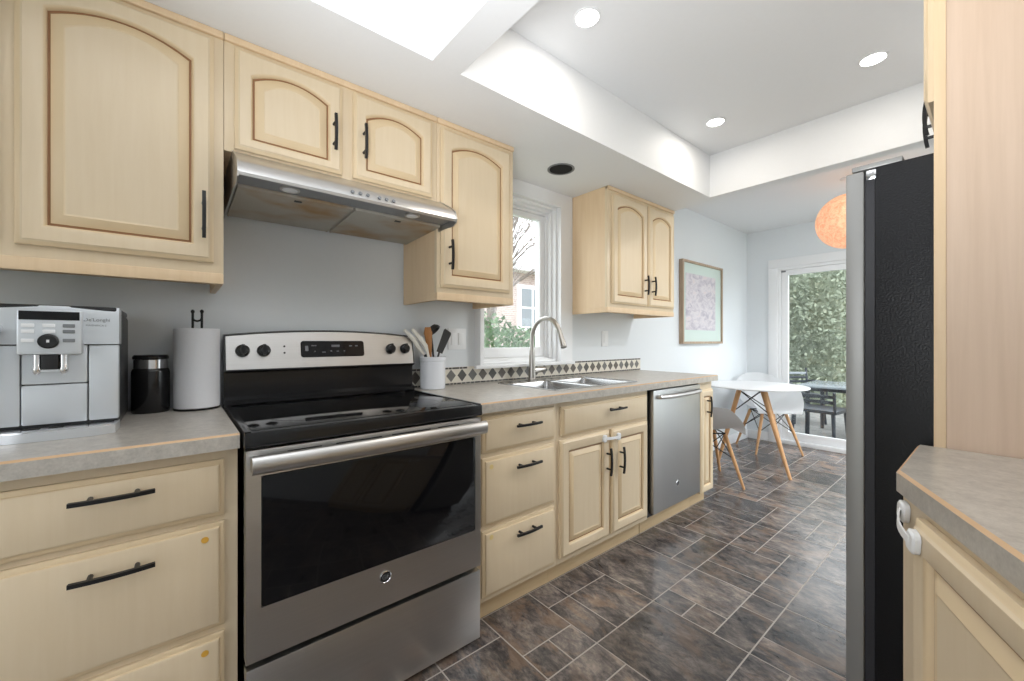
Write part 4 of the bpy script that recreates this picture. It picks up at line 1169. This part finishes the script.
def shell_chair(label, loc, rz, shell_mat):
    t_ = thing('armchair', label, 'chair', loc, rz, 'white shell armchairs at the dining table')
    shell_mesh().build('shell', shell_mat, t_, local=True, sharp=60)
    ft, tp_ = [], []
    for sx, sy in ((1, 1), (-1, 1), (-1, -1), (1, -1)):
        a = Vector((0.225 * sx, 0.218 * sy - 0.005, 0)); b = Vector((0.115 * sx, 0.125 * sy - 0.01, 0.405)); ft.append(a); tp_.append(b)
        mb = MB(); mb.tube([a, a.lerp(b, 0.55), b], [0.0095, 0.0145, 0.0155], 12); mb.build('leg', 'dowel', t_, local=True)
    for k in range(4):
        a, b = k, (k + 1) % 4
        for q0, q1 in ((a, b), (b, a)):
            mb = MB(); mb.tube([tp_[q0] + Vector((0, 0, 0.008)), ft[q1].lerp(tp_[q1], 0.55)], 0.004, 8); mb.build('brace', 'wire', t_, local=True)
    mb = MB()
    for k in range(4): mb.tube([tp_[k] + Vector((0, 0, 0.004)), tp_[(k + 1) % 4] + Vector((0, 0, 0.004))], 0.0055, 8)
    mb.build('seat_mount', 'wire', t_, local=True)
    return t_
shell_chair('white shell armchair facing the camera on the far side of the round table', (0.354, 4.85, 0), R(-135), 'shell_white')
shell_chair('pale grey shell armchair half hidden behind the narrow end cabinet', (0.350, 3.41, 0), R(-45), 'shell_grey')

# ------------------------------------------------------------------ outdoors
mb = MB(); mb.box(-30, 30, -12, 32, -0.35, -0.14); struct(mb.build('ground', 'lawn'))
mb = MB(); mb.box(-3.0, 4.5, FAR + 0.16, 9.2, -0.139, -0.10); struct(mb.build('patio', 'stone_paving'))

def leaves(mb, n, fn, size, seed, m=0):
    r = random.Random(seed)
    for _ in range(n):
        c = Vector(fn(r)); d1 = Vector((r.uniform(-1, 1), r.uniform(-1, 1), r.uniform(-1, 1))).normalized()
        d2 = d1.cross(Vector((r.uniform(-1, 1), r.uniform(-1, 1), r.uniform(-1, 1)))).normalized(); s = size * r.uniform(0.6, 1.3)
        mb.quad(c - d1 * s, c + d2 * s * 0.5, c + d1 * s, c - d2 * s * 0.5, m)
mb = MB()
def hedge_pt(r):
    x = r.uniform(-3.2, 0.10); z = r.uniform(-0.05, 2.75 + 0.2 * math.sin(x * 3)); return (x, 9.3 + r.uniform(0, 0.9) + 0.12 * math.sin(x * 5 + z * 4), z)
leaves(mb, 24000, hedge_pt, 0.046, 3)
mb.box(-3.2, 0.02, 9.62, 10.1, -0.13, 2.55)
hg = thing('hedge', 'tall grey-green hedge beyond the patio, seen through the sliding door', 'hedge', (-1.4, 9.7, -0.14))
mb.build('foliage', 'leaf', hg, recalc=False)
mb = MB()
for k in range(9): mb.tube([(-3.0 + k * 0.4, 9.8, -0.14), (-3.0 + k * 0.4, 9.8, 1.6)], [0.05, 0.03], 7)
mb.build('stems', 'bark', hg)
gw = MB(); gw.box(0.2, 5.0, 10.4, 10.7, -0.14, 1.75); tag(gw.build('garden_wall', 'stucco'), 'pale garden wall beyond the patio at the right of the hedge', 'wall')
nb = thing('neighbour_house', 'grey neighbouring house behind the garden wall', 'house', (2.5, 14.5, -0.14))
mb = MB(); mb.box(0.35, 6.0, 13.0, 17.0, -0.14, 3.2); mb.build('walls', 'roof', nb)
mb = MB(); mb.loft([[(0.2, y, 3.2), (6.1, y, 3.2), (3.1, y, 5.0)] for y in (12.8, 17.2)]); mb.build('roof', 'roof', nb)

# patio table and chairs
pt = thing('patio_table', 'grey-topped patio table outside the sliding door', 'table', (0.95, 6.75, -0.10))
mb = MB(); mb.box(0.20, 1.75, 6.35, 7.25, 0.545, 0.575, b=0.008); mb.build('tabletop', 'patio_top', pt)
for x in (0.30, 1.65):
    for y in (6.45, 7.15):
        mb = MB(); mb.tube([(x, y, -0.10), (x, y, 0.545)], [0.022, 0.028], 10); mb.build('leg', 'patio_dark', pt)
mb = MB(); mb.box(0.28, 1.67, 6.43, 7.17, 0.50, 0.5445); mb.build('apron', 'patio_dark', pt)
def patio_chair(loc, rz, label, hb=0.82):
    t_ = thing('patio_chair', label, 'chair', loc, rz, 'charcoal patio chairs')
    mb = MB(); mb.box(-0.24, 0.24, -0.22, 0.24, 0.40, 0.44, b=0.012); mb.build('seat', 'patio_dark', t_, local=True)
    for sx, sy in ((1, 1), (-1, 1), (1, -1), (-1, -1)):
        mb = MB(); mb.tube([(0.22 * sx, 0.22 * sy, 0), (0.20 * sx, 0.19 * sy, 0.41)], [0.016, 0.022], 8); mb.build('leg', 'patio_dark', t_, local=True)
    mb = MB()
    for s in (-1, 1): mb.tube([(0.22 * s, -0.20, 0.42), (0.22 * s + 0.01 * s * (hb - .42) / .4, -0.20 - 0.07 * (hb - .42) / .4, hb)], 0.016, 8)
    mb.build('back_frame', 'patio_dark', t_, local=True)
    for k in range(5):
        if 0.52 + 0.065 * k + 0.04 > hb: break
        mb = MB(); z = 0.52 + 0.065 * k; yy = -0.20 - 0.07 * (z - 0.42) / 0.4
        mb.box(-0.22, 0.22, yy - 0.008, yy + 0.008, z, z + 0.038, b=0.003); mb.build('slat', 'patio_top' if k > 2 else 'patio_dark', t_, local=True)
    for s in (-1, 1):
        if hb < 0.7: break
        mb = MB(); mb.tube([(0.25 * s, -0.24, 0.62), (0.26 * s, 0.0, 0.63), (0.25 * s, 0.21, 0.61), (0.235 * s, 0.215, 0.40)], 0.014, 8); mb.build('arm', 'patio_dark', t_, local=True)
    return t_
patio_chair((-0.05, 7.50, -0.10), R(-135), 'pale slat-back patio chair at the far left corner of the patio table')
patio_chair((0.52, 6.06, -0.10), R(-6), 'low-backed charcoal patio chair drawn up to the near side of the patio table', 0.66)
patio_chair((1.05, 7.62, -0.10), R(175), 'charcoal patio chair on the far side of the patio table')

# view from the kitchen window: brick house, shrub, bare tree
hs = thing('brick_house', 'pale brick neighbouring house seen through the kitchen window', 'house', (-9, 6, -0.14))
mb = MB(); mb.box(-11.5, -6.5, 2.2, 14.0, -0.14, 3.02); mb.build('walls', 'brick', hs)
mb = MB(); mb.loft([[(-6.1, y, 3.02), (-6.1, y, 3.18), (-9.0, y, 3.6), (-11.8, y, 3.18), (-11.8, y, 3.02)] for y in (1.9, 14.3)]); mb.build('roof', 'vinyl', hs)
for (y0, y1, z0, z1) in ((7.25, 8.15, 1.52, 2.62), (9.8, 10.7, 1.52, 2.62), (4.4, 5.3, 1.52, 2.62)):
    mb = MB(); mb.box(-6.52, -6.44, y0 - .08, y1 + .08, z0 - .08, z1 + .08)
    wf = mb.build('window_frame', 'vinyl', hs)
    for k in range(2):
        yy0 = y0 + k * (y1 - y0) / 2 + 0.04; yy1 = y0 + (k + 1) * (y1 - y0) / 2 - 0.04
        for (za, zb) in ((z0 + .03, (z0 + z1) / 2 - .03), ((z0 + z1) / 2 + .03, z1 - .03)):
            mb = MB(); mb.box(-6.44, -6.43, yy0, yy1, za, zb); mb.build('window_pane', M['patio_top'], wf)
sb = thing('shrub', 'green leafy shrub just outside the kitchen window', 'shrub', (-0.9, 2.3, -0.14))
mb = MB()
def shrub_pt(r):
    y = r.uniform(1.5, 4.6); x = -1.1 + r.uniform(-0.6, 0.35)
    hmax = 1.18 + 0.10 * math.sin(y * 3.1) + 0.25 * max(0, 1 - abs(y - 2.0) / 0.45)
    return (x, y, hmax - abs(r.gauss(0, 0.30)))
leaves(mb, 7000, shrub_pt, 0.028, 9); mb.build('foliage', 'leaf_b', sb, recalc=False)
mb = MB()
for k in range(7): mb.tube([(-1.1, 1.6 + k * 0.45, -0.14), (-1.1, 1.65 + k * 0.45, 0.9)], [0.03, 0.015], 7)
mb.build('stems', 'bark', sb)
tr = thing('bare_tree', 'leafless tree with thin branches outside the kitchen window', 'tree', (-3.4, 3.85, -0.14))
mb = MB(); rt = random.Random(21)
def branch(p_, d_, l_, r_, depth):
    q_ = p_ + d_ * l_
    mid = (p_ + q_) / 2 + Vector((rt.uniform(-.06, .06), rt.uniform(-.06, .06), 0)) * l_
    mb.tube([p_, mid, q_], [r_, r_ * 0.85, r_ * 0.65], 6)
    if depth == 0: return
    for _ in range(4 if depth > 2 else 3):
        nd = (d_ + Vector((rt.uniform(-.5, .5), rt.uniform(-.35, .75), rt.uniform(0, .4)))).normalized()
        branch(p_.lerp(q_, rt.uniform(0.4, 1.0)), nd, l_ * rt.uniform(0.6, 0.85), r_ * 0.55, depth - 1)
branch(Vector((-3.4, 3.85, -0.14)), Vector((0, 0.05, 1)).normalized(), 1.7, 0.06, 5)
mb.build('branches', 'bark', tr)
